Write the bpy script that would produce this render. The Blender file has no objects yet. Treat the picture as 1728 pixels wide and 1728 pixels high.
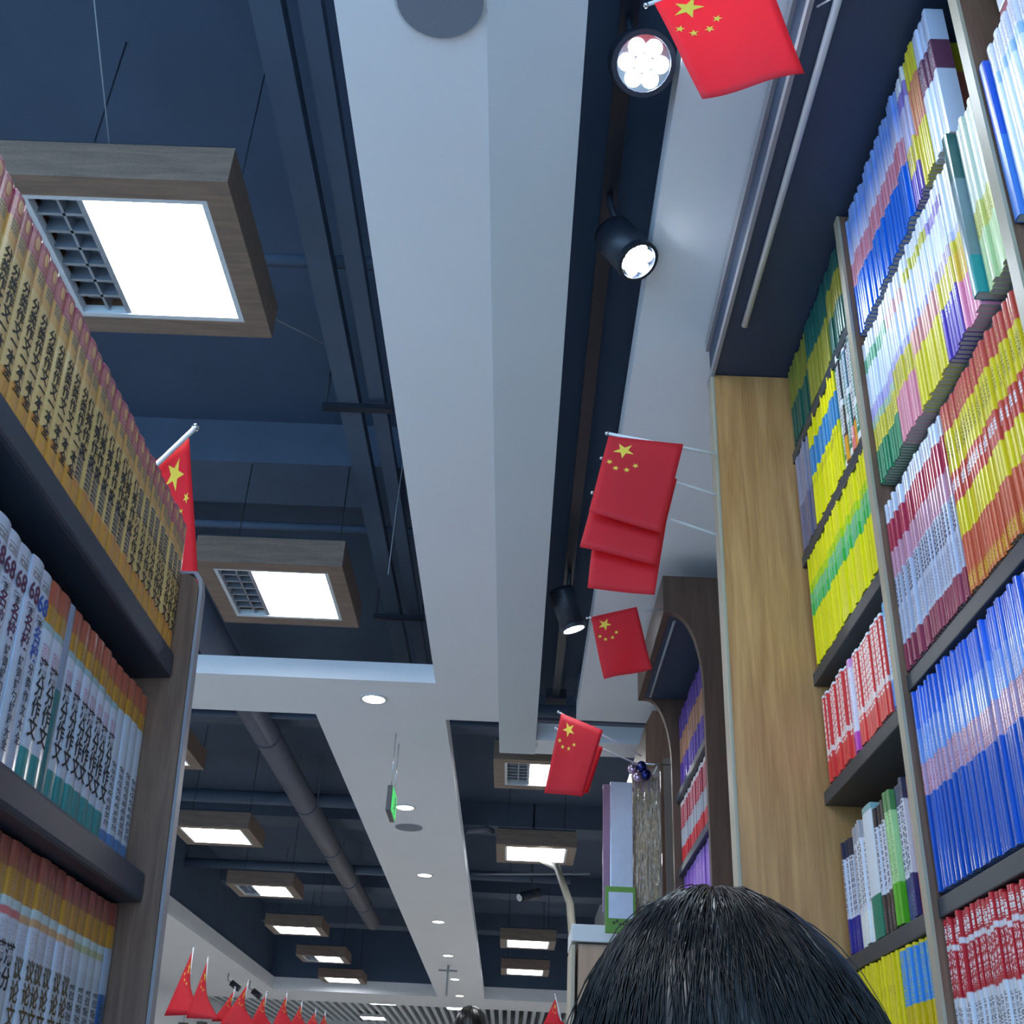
import bpy, bmesh, math, random
from mathutils import Vector, Matrix
random.seed(7)
PI = math.pi
SC = bpy.context.scene
COL = SC.collection

# ------------------------------------------------------------------ camera, world, exposure
EYE = 1.15                                   # eye height above the floor; all z below are relative to the eye
cam_d = bpy.data.cameras.new('camera')
cam = bpy.data.objects.new('camera', cam_d); COL.objects.link(cam)
_p, _y, _r = 0.51793761, -0.02044285, 0.0501987
F = Vector((math.sin(_y)*math.cos(_p), math.cos(_y)*math.cos(_p), math.sin(_p)))
R0 = Vector((math.cos(_y), -math.sin(_y), 0)); U0 = R0.cross(F)
R1 = math.cos(_r)*R0 + math.sin(_r)*U0; U1 = -math.sin(_r)*R0 + math.cos(_r)*U0
m = Matrix.Identity(4)
for i in range(3):
    m[i][0], m[i][1], m[i][2] = R1[i], U1[i], -F[i]
cam.matrix_world = m
cam_d.sensor_width = 36; cam_d.lens = 36*1908.52/1728; cam_d.clip_start = 0.02; cam_d.clip_end = 200
SC.camera = cam

W = bpy.data.worlds.new('world'); SC.world = W; W.use_nodes = True
W.node_tree.nodes['Background'].inputs[0].default_value = (0.38, 0.66, 1.0, 1)
W.node_tree.nodes['Background'].inputs[1].default_value = 2.3
SC.view_settings.view_transform = 'Standard'; SC.view_settings.look = 'None'
SC.view_settings.gamma = 1; SC.view_settings.use_curve_mapping = False
SC.view_settings.exposure = 0.9
SC.cycles.use_denoising = True
SC.cycles.max_bounces = 8

PANEL_POWER = 14.0        # emission of the square ceiling lights
DOWN_POWER = 14.0
SPOT_W = 5.0

# ------------------------------------------------------------------ materials
def lin(c):
    return tuple(((x/12.92) if x <= .04045 else ((x+.055)/1.055)**2.4) for x in c)
def rgb(r, g, b): return lin((r/255, g/255, b/255))

def base(name):
    m = bpy.data.materials.new(name); m.use_nodes = True
    nt = m.node_tree
    return m, nt, nt.nodes['Principled BSDF']

def mat(name, col, rough=.5, metal=0, spec=.5, noise=0., nscale=20, coat=0., trans=0.):
    m, nt, b = base(name)
    b.inputs['Base Color'].default_value = (*col, 1); b.inputs['Roughness'].default_value = rough
    b.inputs['Metallic'].default_value = metal; b.inputs['Specular IOR Level'].default_value = spec
    b.inputs['Coat Weight'].default_value = coat
    b.inputs['Transmission Weight'].default_value = trans
    if noise:
        tc = nt.nodes.new('ShaderNodeTexCoord'); n = nt.nodes.new('ShaderNodeTexNoise')
        n.inputs['Scale'].default_value = nscale; n.inputs['Detail'].default_value = 4
        mx = nt.nodes.new('ShaderNodeMix'); mx.data_type = 'RGBA'
        mx.inputs[6].default_value = (*[c*(1-noise) for c in col], 1)
        mx.inputs[7].default_value = (*[min(1, c*(1+noise)) for c in col], 1)
        nt.links.new(tc.outputs['Object'], n.inputs['Vector']); nt.links.new(n.outputs['Fac'], mx.inputs[0])
        nt.links.new(mx.outputs[2], b.inputs['Base Color'])
    return m

def emit(name, col, s):
    m, nt, b = base(name)
    b.inputs['Base Color'].default_value = (*col, 1)
    b.inputs['Emission Color'].default_value = (*col, 1); b.inputs['Emission Strength'].default_value = s
    return m

def wood(name, c1, c2, rough=.4, sc=(3, 3, .35), wscale=9):
    m, nt, b = base(name); N = nt.nodes; L = nt.links
    tc = N.new('ShaderNodeTexCoord'); mp = N.new('ShaderNodeMapping'); mp.inputs['Scale'].default_value = sc
    n1 = N.new('ShaderNodeTexNoise'); n1.inputs['Scale'].default_value = wscale; n1.inputs['Detail'].default_value = 6; n1.inputs['Distortion'].default_value = .8
    mp2 = N.new('ShaderNodeMapping'); mp2.inputs['Scale'].default_value = (sc[0]*9, sc[1]*9, sc[2]*2)
    n2 = N.new('ShaderNodeTexNoise'); n2.inputs['Scale'].default_value = wscale*2; n2.inputs['Detail'].default_value = 3
    ad = N.new('ShaderNodeMix'); ad.inputs[0].default_value = .35
    cr = N.new('ShaderNodeValToRGB')
    cr.color_ramp.elements[0].position = .34; cr.color_ramp.elements[0].color = (*c1, 1)
    cr.color_ramp.elements[1].position = .66; cr.color_ramp.elements[1].color = (*c2, 1)
    L.new(tc.outputs['Object'], mp.inputs[0]); L.new(mp.outputs[0], n1.inputs['Vector'])
    L.new(tc.outputs['Object'], mp2.inputs[0]); L.new(mp2.outputs[0], n2.inputs['Vector'])
    L.new(n1.outputs['Fac'], ad.inputs[2]); L.new(n2.outputs['Fac'], ad.inputs[3])
    L.new(ad.outputs[0], cr.inputs[0]); L.new(cr.outputs[0], b.inputs['Base Color'])
    b.inputs['Roughness'].default_value = rough
    return m

def spine(name, bands, prints=(), t=.01, h=.28, gloss=.35, coat=.0):
    """cover material: colour bands up the height (UV v) and small printed marks.
    bands = [(v_from, colour)] or (v_from, colour, colour_at_end); prints = [(v0, v1, colour, mark size m, amount)]"""
    m, nt, b = base(name); N = nt.nodes; L = nt.links
    uv = N.new('ShaderNodeTexCoord'); sp = N.new('ShaderNodeSeparateXYZ'); L.new(uv.outputs['UV'], sp.inputs[0])
    cr = N.new('ShaderNodeValToRGB'); el = cr.color_ramp.elements
    stops = []
    for i, bd in enumerate(bands):
        v0 = bd[0]; v1 = bands[i+1][0] if i+1 < len(bands) else 1.0
        stops += [(v0+.002 if i else 0, bd[1]), (v1-.002, bd[2] if len(bd) > 2 else bd[1])]
    el[0].position, el[0].color = stops[0][0], (*stops[0][1], 1)
    el[1].position, el[1].color = stops[-1][0], (*stops[-1][1], 1)
    for s in stops[1:-1]:
        e = el.new(s[0]); e.color = (*s[1], 1)
    L.new(sp.outputs[1], cr.inputs[0]); col = cr.outputs[0]
    def mth(op, a, c, d=None):
        n = N.new('ShaderNodeMath'); n.operation = op
        for k, x in enumerate((a, c, d)):
            if x is None: continue
            if isinstance(x, (int, float)): n.inputs[k].default_value = x
            else: L.new(x, n.inputs[k])
        return n.outputs[0]
    for (v0, v1, pc, cell, amt) in prints:
        cb = N.new('ShaderNodeCombineXYZ')
        L.new(mth('MULTIPLY', sp.outputs[0], t/cell*1.0), cb.inputs[0]); L.new(mth('MULTIPLY', sp.outputs[1], h/cell), cb.inputs[1])
        ns = N.new('ShaderNodeTexNoise'); ns.inputs['Scale'].default_value = 3.2; ns.inputs['Detail'].default_value = 2
        L.new(cb.outputs[0], ns.inputs['Vector'])
        ink = mth('GREATER_THAN', ns.outputs['Fac'], 1-amt)
        gap = mth('LESS_THAN', mth('FRACT', mth('MULTIPLY', sp.outputs[1], h/cell), None), .8)
        a = mth('MULTIPLY', mth('GREATER_THAN', sp.outputs[1], v0), mth('LESS_THAN', sp.outputs[1], v1))
        e = mth('MULTIPLY', mth('GREATER_THAN', sp.outputs[0], .16), mth('LESS_THAN', sp.outputs[0], .84))
        fac = mth('MULTIPLY', mth('MULTIPLY', ink, gap), mth('MULTIPLY', a, e))
        mx = N.new('ShaderNodeMix'); mx.data_type = 'RGBA'
        L.new(fac, mx.inputs[0]); L.new(col, mx.inputs[6]); mx.inputs[7].default_value = (*pc, 1)
        col = mx.outputs[2]
    # slight print-run differences between copies
    oi = N.new('ShaderNodeObjectInfo'); hs = N.new('ShaderNodeHueSaturation')
    L.new(mth('MULTIPLY_ADD', oi.outputs['Random'], .16, .92), hs.inputs['Value']); L.new(col, hs.inputs['Color'])
    L.new(hs.outputs[0], b.inputs['Base Color'])
    b.inputs['Roughness'].default_value = gloss; b.inputs['Coat Weight'].default_value = coat; b.inputs['Coat Roughness'].default_value = .15
    return m

M = {}
M['white'] = mat('white_plaster', rgb(228, 230, 234), .8, noise=.03, nscale=3)
M['white_b'] = mat('greyed_plaster', rgb(206, 212, 216), .8, noise=.03, nscale=3)
M['white_trim'] = mat('white_enamel', rgb(200, 206, 210), .4)
M['dark'] = mat('dark_navy_paint', rgb(66, 84, 108), .75, noise=.15, nscale=4)
M['dark_beam'] = mat('dark_slate_paint', rgb(80, 94, 114), .75, noise=.15, nscale=6)
M['duct'] = mat('dark_grey_duct_wrap', rgb(105, 106, 118), .7, noise=.12, nscale=14)
M['canopy'] = mat('deep_navy_laminate', rgb(50, 64, 88), .5)
M['board'] = mat('charcoal_laminate', rgb(52, 60, 68), .38, noise=.05, nscale=8)
M['board_l'] = mat('slate_laminate', rgb(40, 50, 64), .35, noise=.05, nscale=8)
M['oak'] = wood('light_oak_veneer', rgb(166, 114, 64), rgb(208, 156, 98), .42, (5, 5, .35))
M['oak_edge'] = mat('pale_oak_edging', rgb(170, 160, 138), .4)
M['walnut'] = wood('walnut_veneer', rgb(98, 68, 52), rgb(134, 102, 82), .45, (5, 5, .4))
M['walnut_d'] = wood('dark_walnut_veneer', rgb(72, 52, 42), rgb(94, 72, 58), .45, (5, 5, .4))
M['frame_wood'] = wood('brown_lamp_frame_veneer', rgb(104, 86, 74), rgb(132, 110, 94), .5, (.6, 6, 6))
M['edge_grey'] = mat('pale_grey_edging', rgb(150, 146, 150), .35)
M['pages'] = mat('paper_edges', rgb(196, 194, 188), .8, noise=.06, nscale=200)
M['panel'] = emit('lit_diffuser', (.97, .985, 1.0), PANEL_POWER)
M['down'] = emit('warm_downlight', (1.0, .86, .74), DOWN_POWER)
M['spot_face'] = emit('cool_led', (.82, .9, 1.0), 22)
M['louver'] = mat('louvre_aluminium', rgb(150, 160, 172), .3, metal=.6)
M['reflector'] = mat('lamp_tray', rgb(150, 160, 172), .4, metal=.1)
M['black'] = mat('black_metal', rgb(34, 40, 52), .4)
M['chrome'] = mat('chrome', rgb(205, 210, 215), .18, metal=1)
M['rod'] = mat('white_plastic_rod', rgb(225, 228, 232), .35)
M['cable'] = mat('grey_cable', rgb(140, 145, 150), .6)
M['floor'] = mat('grey_floor_tiles', rgb(206, 204, 198), .4, noise=.06, nscale=5)
M['hair'] = mat('black_hair', rgb(9, 10, 13), .32, spec=.5)
M['skin'] = mat('skin', rgb(205, 160, 132), .55)
M['shirt'] = mat('dark_blue_cloth', rgb(46, 54, 76), .85)
M['star'] = mat('yellow_print', rgb(240, 205, 70), .5)
M['eye'] = mat('dark_eye', rgb(30, 22, 20), .2); M['lip'] = mat('lip', rgb(170, 90, 86), .5)
M['green_box'] = mat('olive_plastic', rgb(72, 86, 76), .5)

def flag_mat():
    m, nt, b = base('thin_red_flag_cloth'); N = nt.nodes; L = nt.links
    b.inputs['Base Color'].default_value = (*rgb(234, 66, 80), 1); b.inputs['Roughness'].default_value = .55
    tr = N.new('ShaderNodeBsdfTranslucent'); tr.inputs[0].default_value = (*rgb(244, 84, 92), 1)
    mx = N.new('ShaderNodeMixShader'); mx.inputs[0].default_value = .6
    L.new(b.outputs[0], mx.inputs[1]); L.new(tr.outputs[0], mx.inputs[2]); L.new(mx.outputs[0], N['Material Output'].inputs[0])
    return m
M['flag'] = flag_mat()

# ------------------------------------------------------------------ mesh helpers
class MB:
    def __init__(s): s.bm = bmesh.new(); s.mi = 0
    def box(s, x0, x1, y0, y1, z0, z1, bev=0):
        vs = [s.bm.verts.new(p) for p in ((x0,y0,z0),(x1,y0,z0),(x1,y1,z0),(x0,y1,z0),(x0,y0,z1),(x1,y0,z1),(x1,y1,z1),(x0,y1,z1))]
        fs = [s.bm.faces.new([vs[i] for i in q]) for q in ((3,2,1,0),(4,5,6,7),(0,1,5,4),(1,2,6,5),(2,3,7,6),(3,0,4,7))]
        for f in fs: f.material_index = s.mi
        if bev:
            es = {e for f in fs for e in f.edges}
            bmesh.ops.bevel(s.bm, geom=list(es), offset=bev, segments=2, affect='EDGES', profile=.6)
        return s
    def prism(s, pts, axis, a0, a1):
        """extrude a 2-D outline along x, y or z"""
        def mk(p, a): return {'x': (a, p[0], p[1]), 'y': (p[0], a, p[1]), 'z': (p[0], p[1], a)}[axis]
        A = [s.bm.verts.new(mk(p, a0)) for p in pts]; B = [s.bm.verts.new(mk(p, a1)) for p in pts]
        n = len(pts); fs = [s.bm.faces.new(A[::-1]), s.bm.faces.new(B)]
        for i in range(n): fs.append(s.bm.faces.new((A[i], A[(i+1) % n], B[(i+1) % n], B[i])))
        for f in fs: f.material_index = s.mi
        return s
    def tube(s, pts, r, n=10, r1=None, caps=True):
        pts = [Vector(p) for p in pts]; rings = []; k = len(pts)
        for i, p in enumerate(pts):
            d = (pts[min(i+1, k-1)]-pts[max(i-1, 0)]).normalized()
            a = d.orthogonal().normalized() if i == 0 else (rings_a - d*rings_a.dot(d)).normalized()
            rings_a = a; c = d.cross(a)
            rr = r if r1 is None else r+(r1-r)*i/(k-1)
            rings.append([s.bm.verts.new(p+rr*(math.cos(2*PI*j/n)*a+math.sin(2*PI*j/n)*c)) for j in range(n)])
        for A, B in zip(rings, rings[1:]):
            for j in range(n):
                f = s.bm.faces.new((A[j], A[(j+1) % n], B[(j+1) % n], B[j])); f.smooth = True; f.material_index = s.mi
        if caps:
            s.bm.faces.new(rings[0][::-1]).material_index = s.mi; s.bm.faces.new(rings[-1]).material_index = s.mi
        return s
    def ball(s, c, r, sc=(1, 1, 1), seg=12):
        r_ = bmesh.ops.create_uvsphere(s.bm, u_segments=seg, v_segments=seg//2+2, radius=r)
        for v in r_['verts']:
            v.co = Vector((v.co.x*sc[0], v.co.y*sc[1], v.co.z*sc[2]))+Vector(c)
        for f in {f for v in r_['verts'] for f in v.link_faces}: f.smooth = True; f.material_index = s.mi
        return s
    def build(s, name, mats, parent=None, loc=None, normals=True):
        if normals: bmesh.ops.recalc_face_normals(s.bm, faces=s.bm.faces)
        me = bpy.data.meshes.new(name); s.bm.to_mesh(me); s.bm.free()
        for x in (mats if isinstance(mats, (list, tuple)) else [mats]): me.materials.append(x)
        o = bpy.data.objects.new(name, me); COL.objects.link(o)
        if parent: o.parent = parent
        if loc: o.location = loc
        return o

def tag(o, label, cat, group=None, kind=None):
    o['label'] = label; o['category'] = cat
    if group: o['group'] = group
    if kind: o['kind'] = kind
    return o
def struct(o):
    o['kind'] = 'structure'; return o
def thing(name, label, cat, loc=(0,0,0), group=None, rot=None):
    o = bpy.data.objects.new(name, None); COL.objects.link(o); o.location = loc
    if rot: o.rotation_euler = rot
    o.empty_display_size = .05
    return tag(o, label, cat, group)

def ordinal(n):
    a = 'zeroth first second third fourth fifth sixth seventh eighth ninth tenth eleventh twelfth thirteenth fourteenth fifteenth sixteenth seventeenth eighteenth nineteenth'.split()
    if n < 20: return a[n]
    tens = 'twenty thirty forty fifty sixty seventy'.split(); ith = 'twentieth thirtieth fortieth fiftieth sixtieth seventieth'.split()
    return ith[n//10-2] if n % 10 == 0 else tens[n//10-2]+'-'+a[n % 10]

# ------------------------------------------------------------------ structure
ZB = 1.75            # underside of the white soffits
ZL = 1.83            # underside of the lamp frames
SLAB = 2.62
struct(MB().box(-6, 1.1, -2.5, 21, -EYE-.1, -EYE).build('floor', M['floor']))
struct(MB().box(-6, 1.1, -1.5, 21, SLAB, SLAB+.1).build('ceiling', M['dark']))
struct(MB().box(.98, 1.1, -2.5, 21, -EYE, SLAB).build('wall_right', M['white']))
struct(MB().box(-4.6, -4.5, -2.5, 21, -EYE, SLAB).build('wall_left', M['white']))
struct(MB().box(-6, 1.1, 20.9, 21, -EYE, SLAB).build('wall_back', M['white']))

def soffit(name, x0, x1, y0, y1, z0=ZB, z1=ZB+.085, m='white'):
    return struct(MB().box(x0, x1, y0, y1, z0, z1).build(name, M[m]))
soffit('ceiling_soffit_aisle', -.384, -.115, -1.0, 5.042)
soffit('ceiling_soffit_lower_strip', -.115, .062, -1.0, 5.49, ZB-.004, ZB+.085, 'white_b')
soffit('ceiling_soffit_crossing', -3.1, -.384, 4.578, 5.042)
soffit('ceiling_soffit_downlight_strip', -.968, -.362, 5.042, 15.75)
soffit('ceiling_soffit_shelf_side', .2395, .98, -1.0, 4.97)
soffit('ceiling_soffit_end_strip', .062, .98, 5.28, 5.49)
soffit('ceiling_soffit_perimeter', -4.5, -3.1, 2.0, 15.75, ZB, ZB+.15)
soffit('ceiling_soffit_far', -4.5, .98, 15.75, 16.9, ZB, ZB+.15)
# dark recess over the track slot
struct(MB().box(.04, .26, -1.0, 5.4, 2.03, 2.06).build('ceiling_slot_lining', M['dark']))
struct(MB().box(.245, .98, 4.97, 5.28, 1.95, 1.98).build('ceiling_slot_return', M['dark']))
struct(MB().box(-3.2, .98, 15.76, 15.8, ZB+.15, SLAB).build('ceiling_added_screen_far', M['dark']))  # added screen, catches floor bounce where the ceiling void went black
struct(MB().box(-3.2, -3.16, 2.0, 15.76, ZB+.15, SLAB).build('ceiling_added_screen_side', M['dark']))  # second added screen, closes the void sideways and catches bounced light
# slatted ceiling beyond the far soffit
struct(MB().box(-4.5, .98, 16.9, 20.9, 2.3, 2.34).build('ceiling_slat_backing', M['canopy']))
sl = MB()
x = -4.45
while x < .95:
    sl.box(x, x+.055, 16.9, 20.85, 1.86, 1.99); x += .125
struct(sl.build('ceiling_slats', M['white_trim']))

# ------------------------------------------------------------------ bare ceiling: beams, pipes, ducts
def beam(lab, y0, y1, z0, x0=-4.5, x1=.98):
    o = MB().box(x0, x1, y0, y1, z0, SLAB).build('ceiling_beam', M['dark_beam']); struct(o)
for y0 in (.95, 3.92, 6.9, 9.6, 12.4, 14.7):
    beam('', y0, y0+.34, 2.42)
def pipe(name, pts, r, lab, m='dark_beam', group=None, n=10):
    return tag(MB().tube(pts, r, n).build(name, M[m]), lab, 'pipe', group)
pipe('ceiling_pipe', [(-3.2, 2.66, 2.38), (-.3, 2.66, 2.38)], .022, 'thin dark pipe crossing the bare ceiling above the nearest square lamp')
pipe('ceiling_pipe', [(-3.2, 4.35, 2.36), (-.3, 4.35, 2.36)], .018, 'thin dark pipe crossing just before the white ceiling crossing')
pipe('ceiling_pipe', [(-3.4, 8.6, 2.3), (-.5, 8.6, 2.3)], .05, 'thick dark pipe crossing behind the second far lamp row')
pipe('ceiling_pipe', [(-3.4, 11.0, 2.3), (.5, 11.0, 2.3)], .045, 'thick dark pipe crossing above the deeper ceiling lamps')
pipe('ceiling_pipe', [(-3.2, 6.45, 2.32), (.7, 6.45, 2.32)], .04, 'dark pipe crossing above the round duct near the crossing')
pipe('ceiling_pipe', [(-3.2, 6.6, 2.27), (.7, 6.6, 2.27)], .02, 'narrow dark pipe running beside the crossing pipe above the duct')
pipe('ceiling_rod', [(-.36, 9.05, 1.9), (.55, 8.85, 1.9)], .009, 'slim pale rod spanning the dark bay behind the square lamps', 'cable')
# long round duct with bands
du = thing('round_duct', 'long round grey duct running away under the bare ceiling', 'duct', (-1.62, 6.6, 2.25))
MB().tube([(0, -2.2, 0), (0, 6.9, 0)], .085, 20).build('duct_pipe', M['duct'], du)
for yy in (.3, 1.9, 3.3, 4.6, 5.8):
    MB().tube([(0, yy, 0), (0, yy+.03, 0)], .089, 20).build('band', M['dark_beam'], du)
for yy in (1.9, 4.6):
    for sx in (-.087, .087): MB().tube([(sx, yy+.015, 0), (sx, yy+.015, .37)], .004, 6).build('hanger', M['cable'], du)
# cable tray beside the soffit
tr = thing('cable_tray', 'long dark cable tray running above the edge of the white aisle soffit', 'cable tray', (-.63, 0, 2.3))
MB().box(-.075, .0, -1, 14.5, 0, .05).build('tray_channel', M['dark_beam'], tr)
MB().box(.035, .09, -1, 14.5, .02, .06).build('conduit', M['dark_beam'], tr)
for yy in (1.2, 3.3, 5.1, 7, 9, 11, 13):
    MB().box(-.13, .12, yy, yy+.03, -.02, 0).build('bracket', M['black'], tr)
    for sx in (-.12, .11): MB().tube([(sx, yy+.015, 0), (sx, yy+.015, .32)], .004, 6).build('hanger', M['black'], tr)

# loose wires
def wire(pts, r, lab, m='cable'):
    return tag(MB().tube(pts, r, 6).build('hanging_wire', M[m]), lab, 'wire')
wire([(-.80, 2.35, ZL+.122), (-.66, 3.5, SLAB)], .0022, 'thin pale wire rising from the nearest square lamp')
wire([(-1.02, 2.3, ZL+.122), (-1.12, 2.9, SLAB)], .0022, 'thin pale wire rising behind the nearest square lamp')
wire([(-.50, 3.72, SLAB), (-.515, 3.72, 2.1), (-.52, 3.73, 1.84)], .002, 'fine white wire dangling beside the second square lamp')
wire([(-1.0, 1.86, ZL+.122), (-1.05, 1.2, SLAB)], .002, 'thin pale wire slanting up from the near edge of the nearest lamp')

# ------------------------------------------------------------------ square ceiling lamps
PL = .545
def make_lamp(lit):
    r = thing('panel_light', 'square ceiling lamp', 'ceiling lamp')
    h = PL/2; w = .06; fr = MB()
    for (a, b, c, d) in ((-h, h, -h, -h+w), (-h, h, h-w, h), (-h, -h+w, -h+w, h-w), (h-w, h, -h+w, h-w)):
        fr.box(a, b, c, d, 0, .105)
    fr.build('frame', M['frame_wood'], r)
    MB().box(-h+.01, h-.01, -h+.01, h-.01, .105, .118).build('top_plate', M['black'], r)
    g = h-w; tw = .014; t = MB()
    for (a, b, c, d) in ((-g, g, -g, -g+tw), (-g, g, g-tw, g), (-g, -g+tw, -g+tw, g-tw), (g-tw, g, -g+tw, g-tw)):
        t.box(a, b, c, d, .002, .028)
    t.build('trim', M['white_trim'], r)
    g -= tw
    MB().box(-g, g, -g, g, .05, .06).build('tray', M['reflector'], r)
    xs = -g if lit == 'full' else -g+.31*2*g
    MB().box(xs, g, -g, g, .022, .03).build('diffuser', M['panel'], r)
    if lit != 'full':
        lo = MB()
        lo.box(xs-.014, xs, -g, g, .006, .05)
        for k in range(1, 7):
            y = -g+2*g*k/7; lo.box(-g, xs-.014, y-.0045, y+.0045, .012, .05)
        xm = (-g+xs)/2; lo.box(xm-.0035, xm+.0035, -g, g, .012, .05)
        lo.build('louvre', M['louver'], r)
    return r
def copy_tree(o, parent=None):
    c = o.copy(); COL.objects.link(c)
    if parent: c.parent = parent
    for ch in list(o.children): copy_tree(ch, c)
    return c
PROTO = {}
def lamp(lit, xr, y0, lab):
    if lit not in PROTO: o = PROTO[lit] = make_lamp(lit)
    else: o = copy_tree(PROTO[lit])
    o.location = (xr-PL/2, y0+PL/2, ZL); o['label'] = lab; o['group'] = 'square wood-framed ceiling lamps'
    # stems up to the slab
    for sx in (-.2, .2): MB().tube([(sx, 0, .11), (sx, 0, SLAB-ZL)], .0022, 6).build('stem', M['black'], o)
    return o
_done = set()
lamp('half', -.697, 1.80, 'largest square wood-framed lamp with an unlit louvred strip, above the yellow composition books')
lamp('half', -.68, 3.66, 'wood-framed lamp with unlit louvres just before the white ceiling crossing')
lamp('full', -1.80, 5.76, 'wood-framed lamp cut off by the dark bookcase end panel')
lamp('full', -1.81, 7.62, 'fully lit wood-framed lamp beside the bookcase end panel')
lamp('half', -1.82, 9.48, 'smaller wood-framed lamp with grey louvres, second beyond the end panel')
lamp('full', -1.86, 11.38, 'small fully lit lamp, third in the row running along the round duct')
lamp('half', -1.86, 13.22, 'small lamp with grey louvres, fourth in the row along the duct')
lamp('full', -1.87, 14.98, 'last small lamp of the row, against the far white soffit')
lamp('half', .392, 5.86, 'wood-framed lamp partly hidden behind a hanging red flag')
lamp('full', .392, 7.74, 'fully lit wood-framed lamp below the one behind the flag')
lamp('full', .40, 11.56, 'small fully lit lamp, upper of the close pair near the cabinet')
lamp('full', .40, 13.5, 'small fully lit lamp, lower of the close pair near the cabinet')
# the same grid goes on behind the photographer
lamp('full', -.697, -.1, 'wood-framed lamp overhead behind the photographer')
lamp('full', -1.81, 1.8, 'wood-framed lamp behind the tall left bookcase, second from it')
lamp('full', -1.81, 3.7, 'wood-framed lamp hidden behind the left bookcase end')
lamp('full', .39, 9.62, 'wood-framed lamp hidden above the dark bay') if False else None

# ------------------------------------------------------------------ downlights, speakers, sign
def disc(mb, c, r, z0, z1, n=24):
    mb.prism([(c[0]+r*math.cos(2*PI*i/n), c[1]+r*math.sin(2*PI*i/n)) for i in range(n)], 'z', z0, z1)
def downlight(x, y, lab):
    o = thing('downlight', lab, 'downlight', (x, y, ZB), 'downlights in the white strip')
    a = MB(); n = 24
    for i in range(n):
        t0, t1 = 2*PI*i/n, 2*PI*(i+1)/n
        a.prism([(.062*math.cos(t0), .062*math.sin(t0)), (.062*math.cos(t1), .062*math.sin(t1)), (.05*math.cos(t1), .05*math.sin(t1)), (.05*math.cos(t0), .05*math.sin(t0))], 'z', -.006, 0)
    a.build('rim', M['white_trim'], o)
    b = MB(); disc(b, (0, 0), .05, -.004, -.001); b.build('lens', M['down'], o)
for i, (y, w) in enumerate(((4.80, 'at the white ceiling crossing'), (6.60, 'just behind the green exit sign'), (8.43, 'next after the round speaker grille'), (10.3, 'second after the round speaker grille'), (12.2, 'third after the round speaker grille'), (13.96, 'behind the hanging sensor'), (15.5, 'at the far end of the strip'))):
    downlight(-.672, y, 'warm round downlight '+w)
def speaker(x, y, r, lab, z=ZB):
    o = thing('ceiling_speaker', lab, 'speaker', (x, y, z))
    a = MB(); disc(a, (0, 0), r, -.004, 0, 32); a.build('rim', M['white_trim'], o)
    b = MB(); disc(b, (0, 0), r*.93, -.008, -.004, 32); b.build('grille', mat('speaker_grille', rgb(120, 128, 140), .6, noise=.1, nscale=300), o)
speaker(-.196, 1.27, .082, 'large round grey speaker grille at the top of the aisle soffit')
speaker(-.685, 7.06, .09, 'small round speaker grille flush in the white strip below the exit sign')

ex = thing('exit_sign', 'small green exit sign hanging on two wires below the white strip', 'sign', (-.612, 5.35, 1.43))
MB().box(-.012, .012, -.11, .11, -.06, .06, .003).build('housing', M['black'], ex)
MB().box(.012, .0145, -.104, .104, -.054, .054).build('green_face', emit('exit_green', rgb(30, 190, 80), .5), ex)
fg = MB()
fg.ball((.0155, .03, .034), .0095, (.15, 1, 1))
for a, b, w in (((.026, .024), (.004, -.006), .007), ((.02, .018), (-.012, .022), .004), ((.026, .02), (.05, .006), .004), ((.006, -.006), (.03, -.022), .005), ((.03, -.022), (.022, -.044), .0045), ((.004, -.006), (-.016, -.03), .005), ((-.016, -.03), (-.04, -.03), .0045)):
    fg.tube([(.0152, a[0], a[1]), (.0152, b[0], b[1])], w*.5, 6)
fg.build('running_figure', M['white_trim'], ex)
for yy in (-.08, .08): MB().tube([(0, yy, .06), (0, yy, ZB-1.43)], .0025, 6).build('wire', M['chrome'], ex)
cs = thing('ceiling_sensor', 'thin rod sensor hanging from the white strip near its far end', 'sensor', (-.70, 12.9, ZB))
MB().tube([(0, 0, 0), (0, 0, -.3)], .012, 8).build('rod', M['cable'], cs)
MB().box(-.1, .1, -.02, .02, -.06, -.045).build('crossbar', M['cable'], cs)

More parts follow.
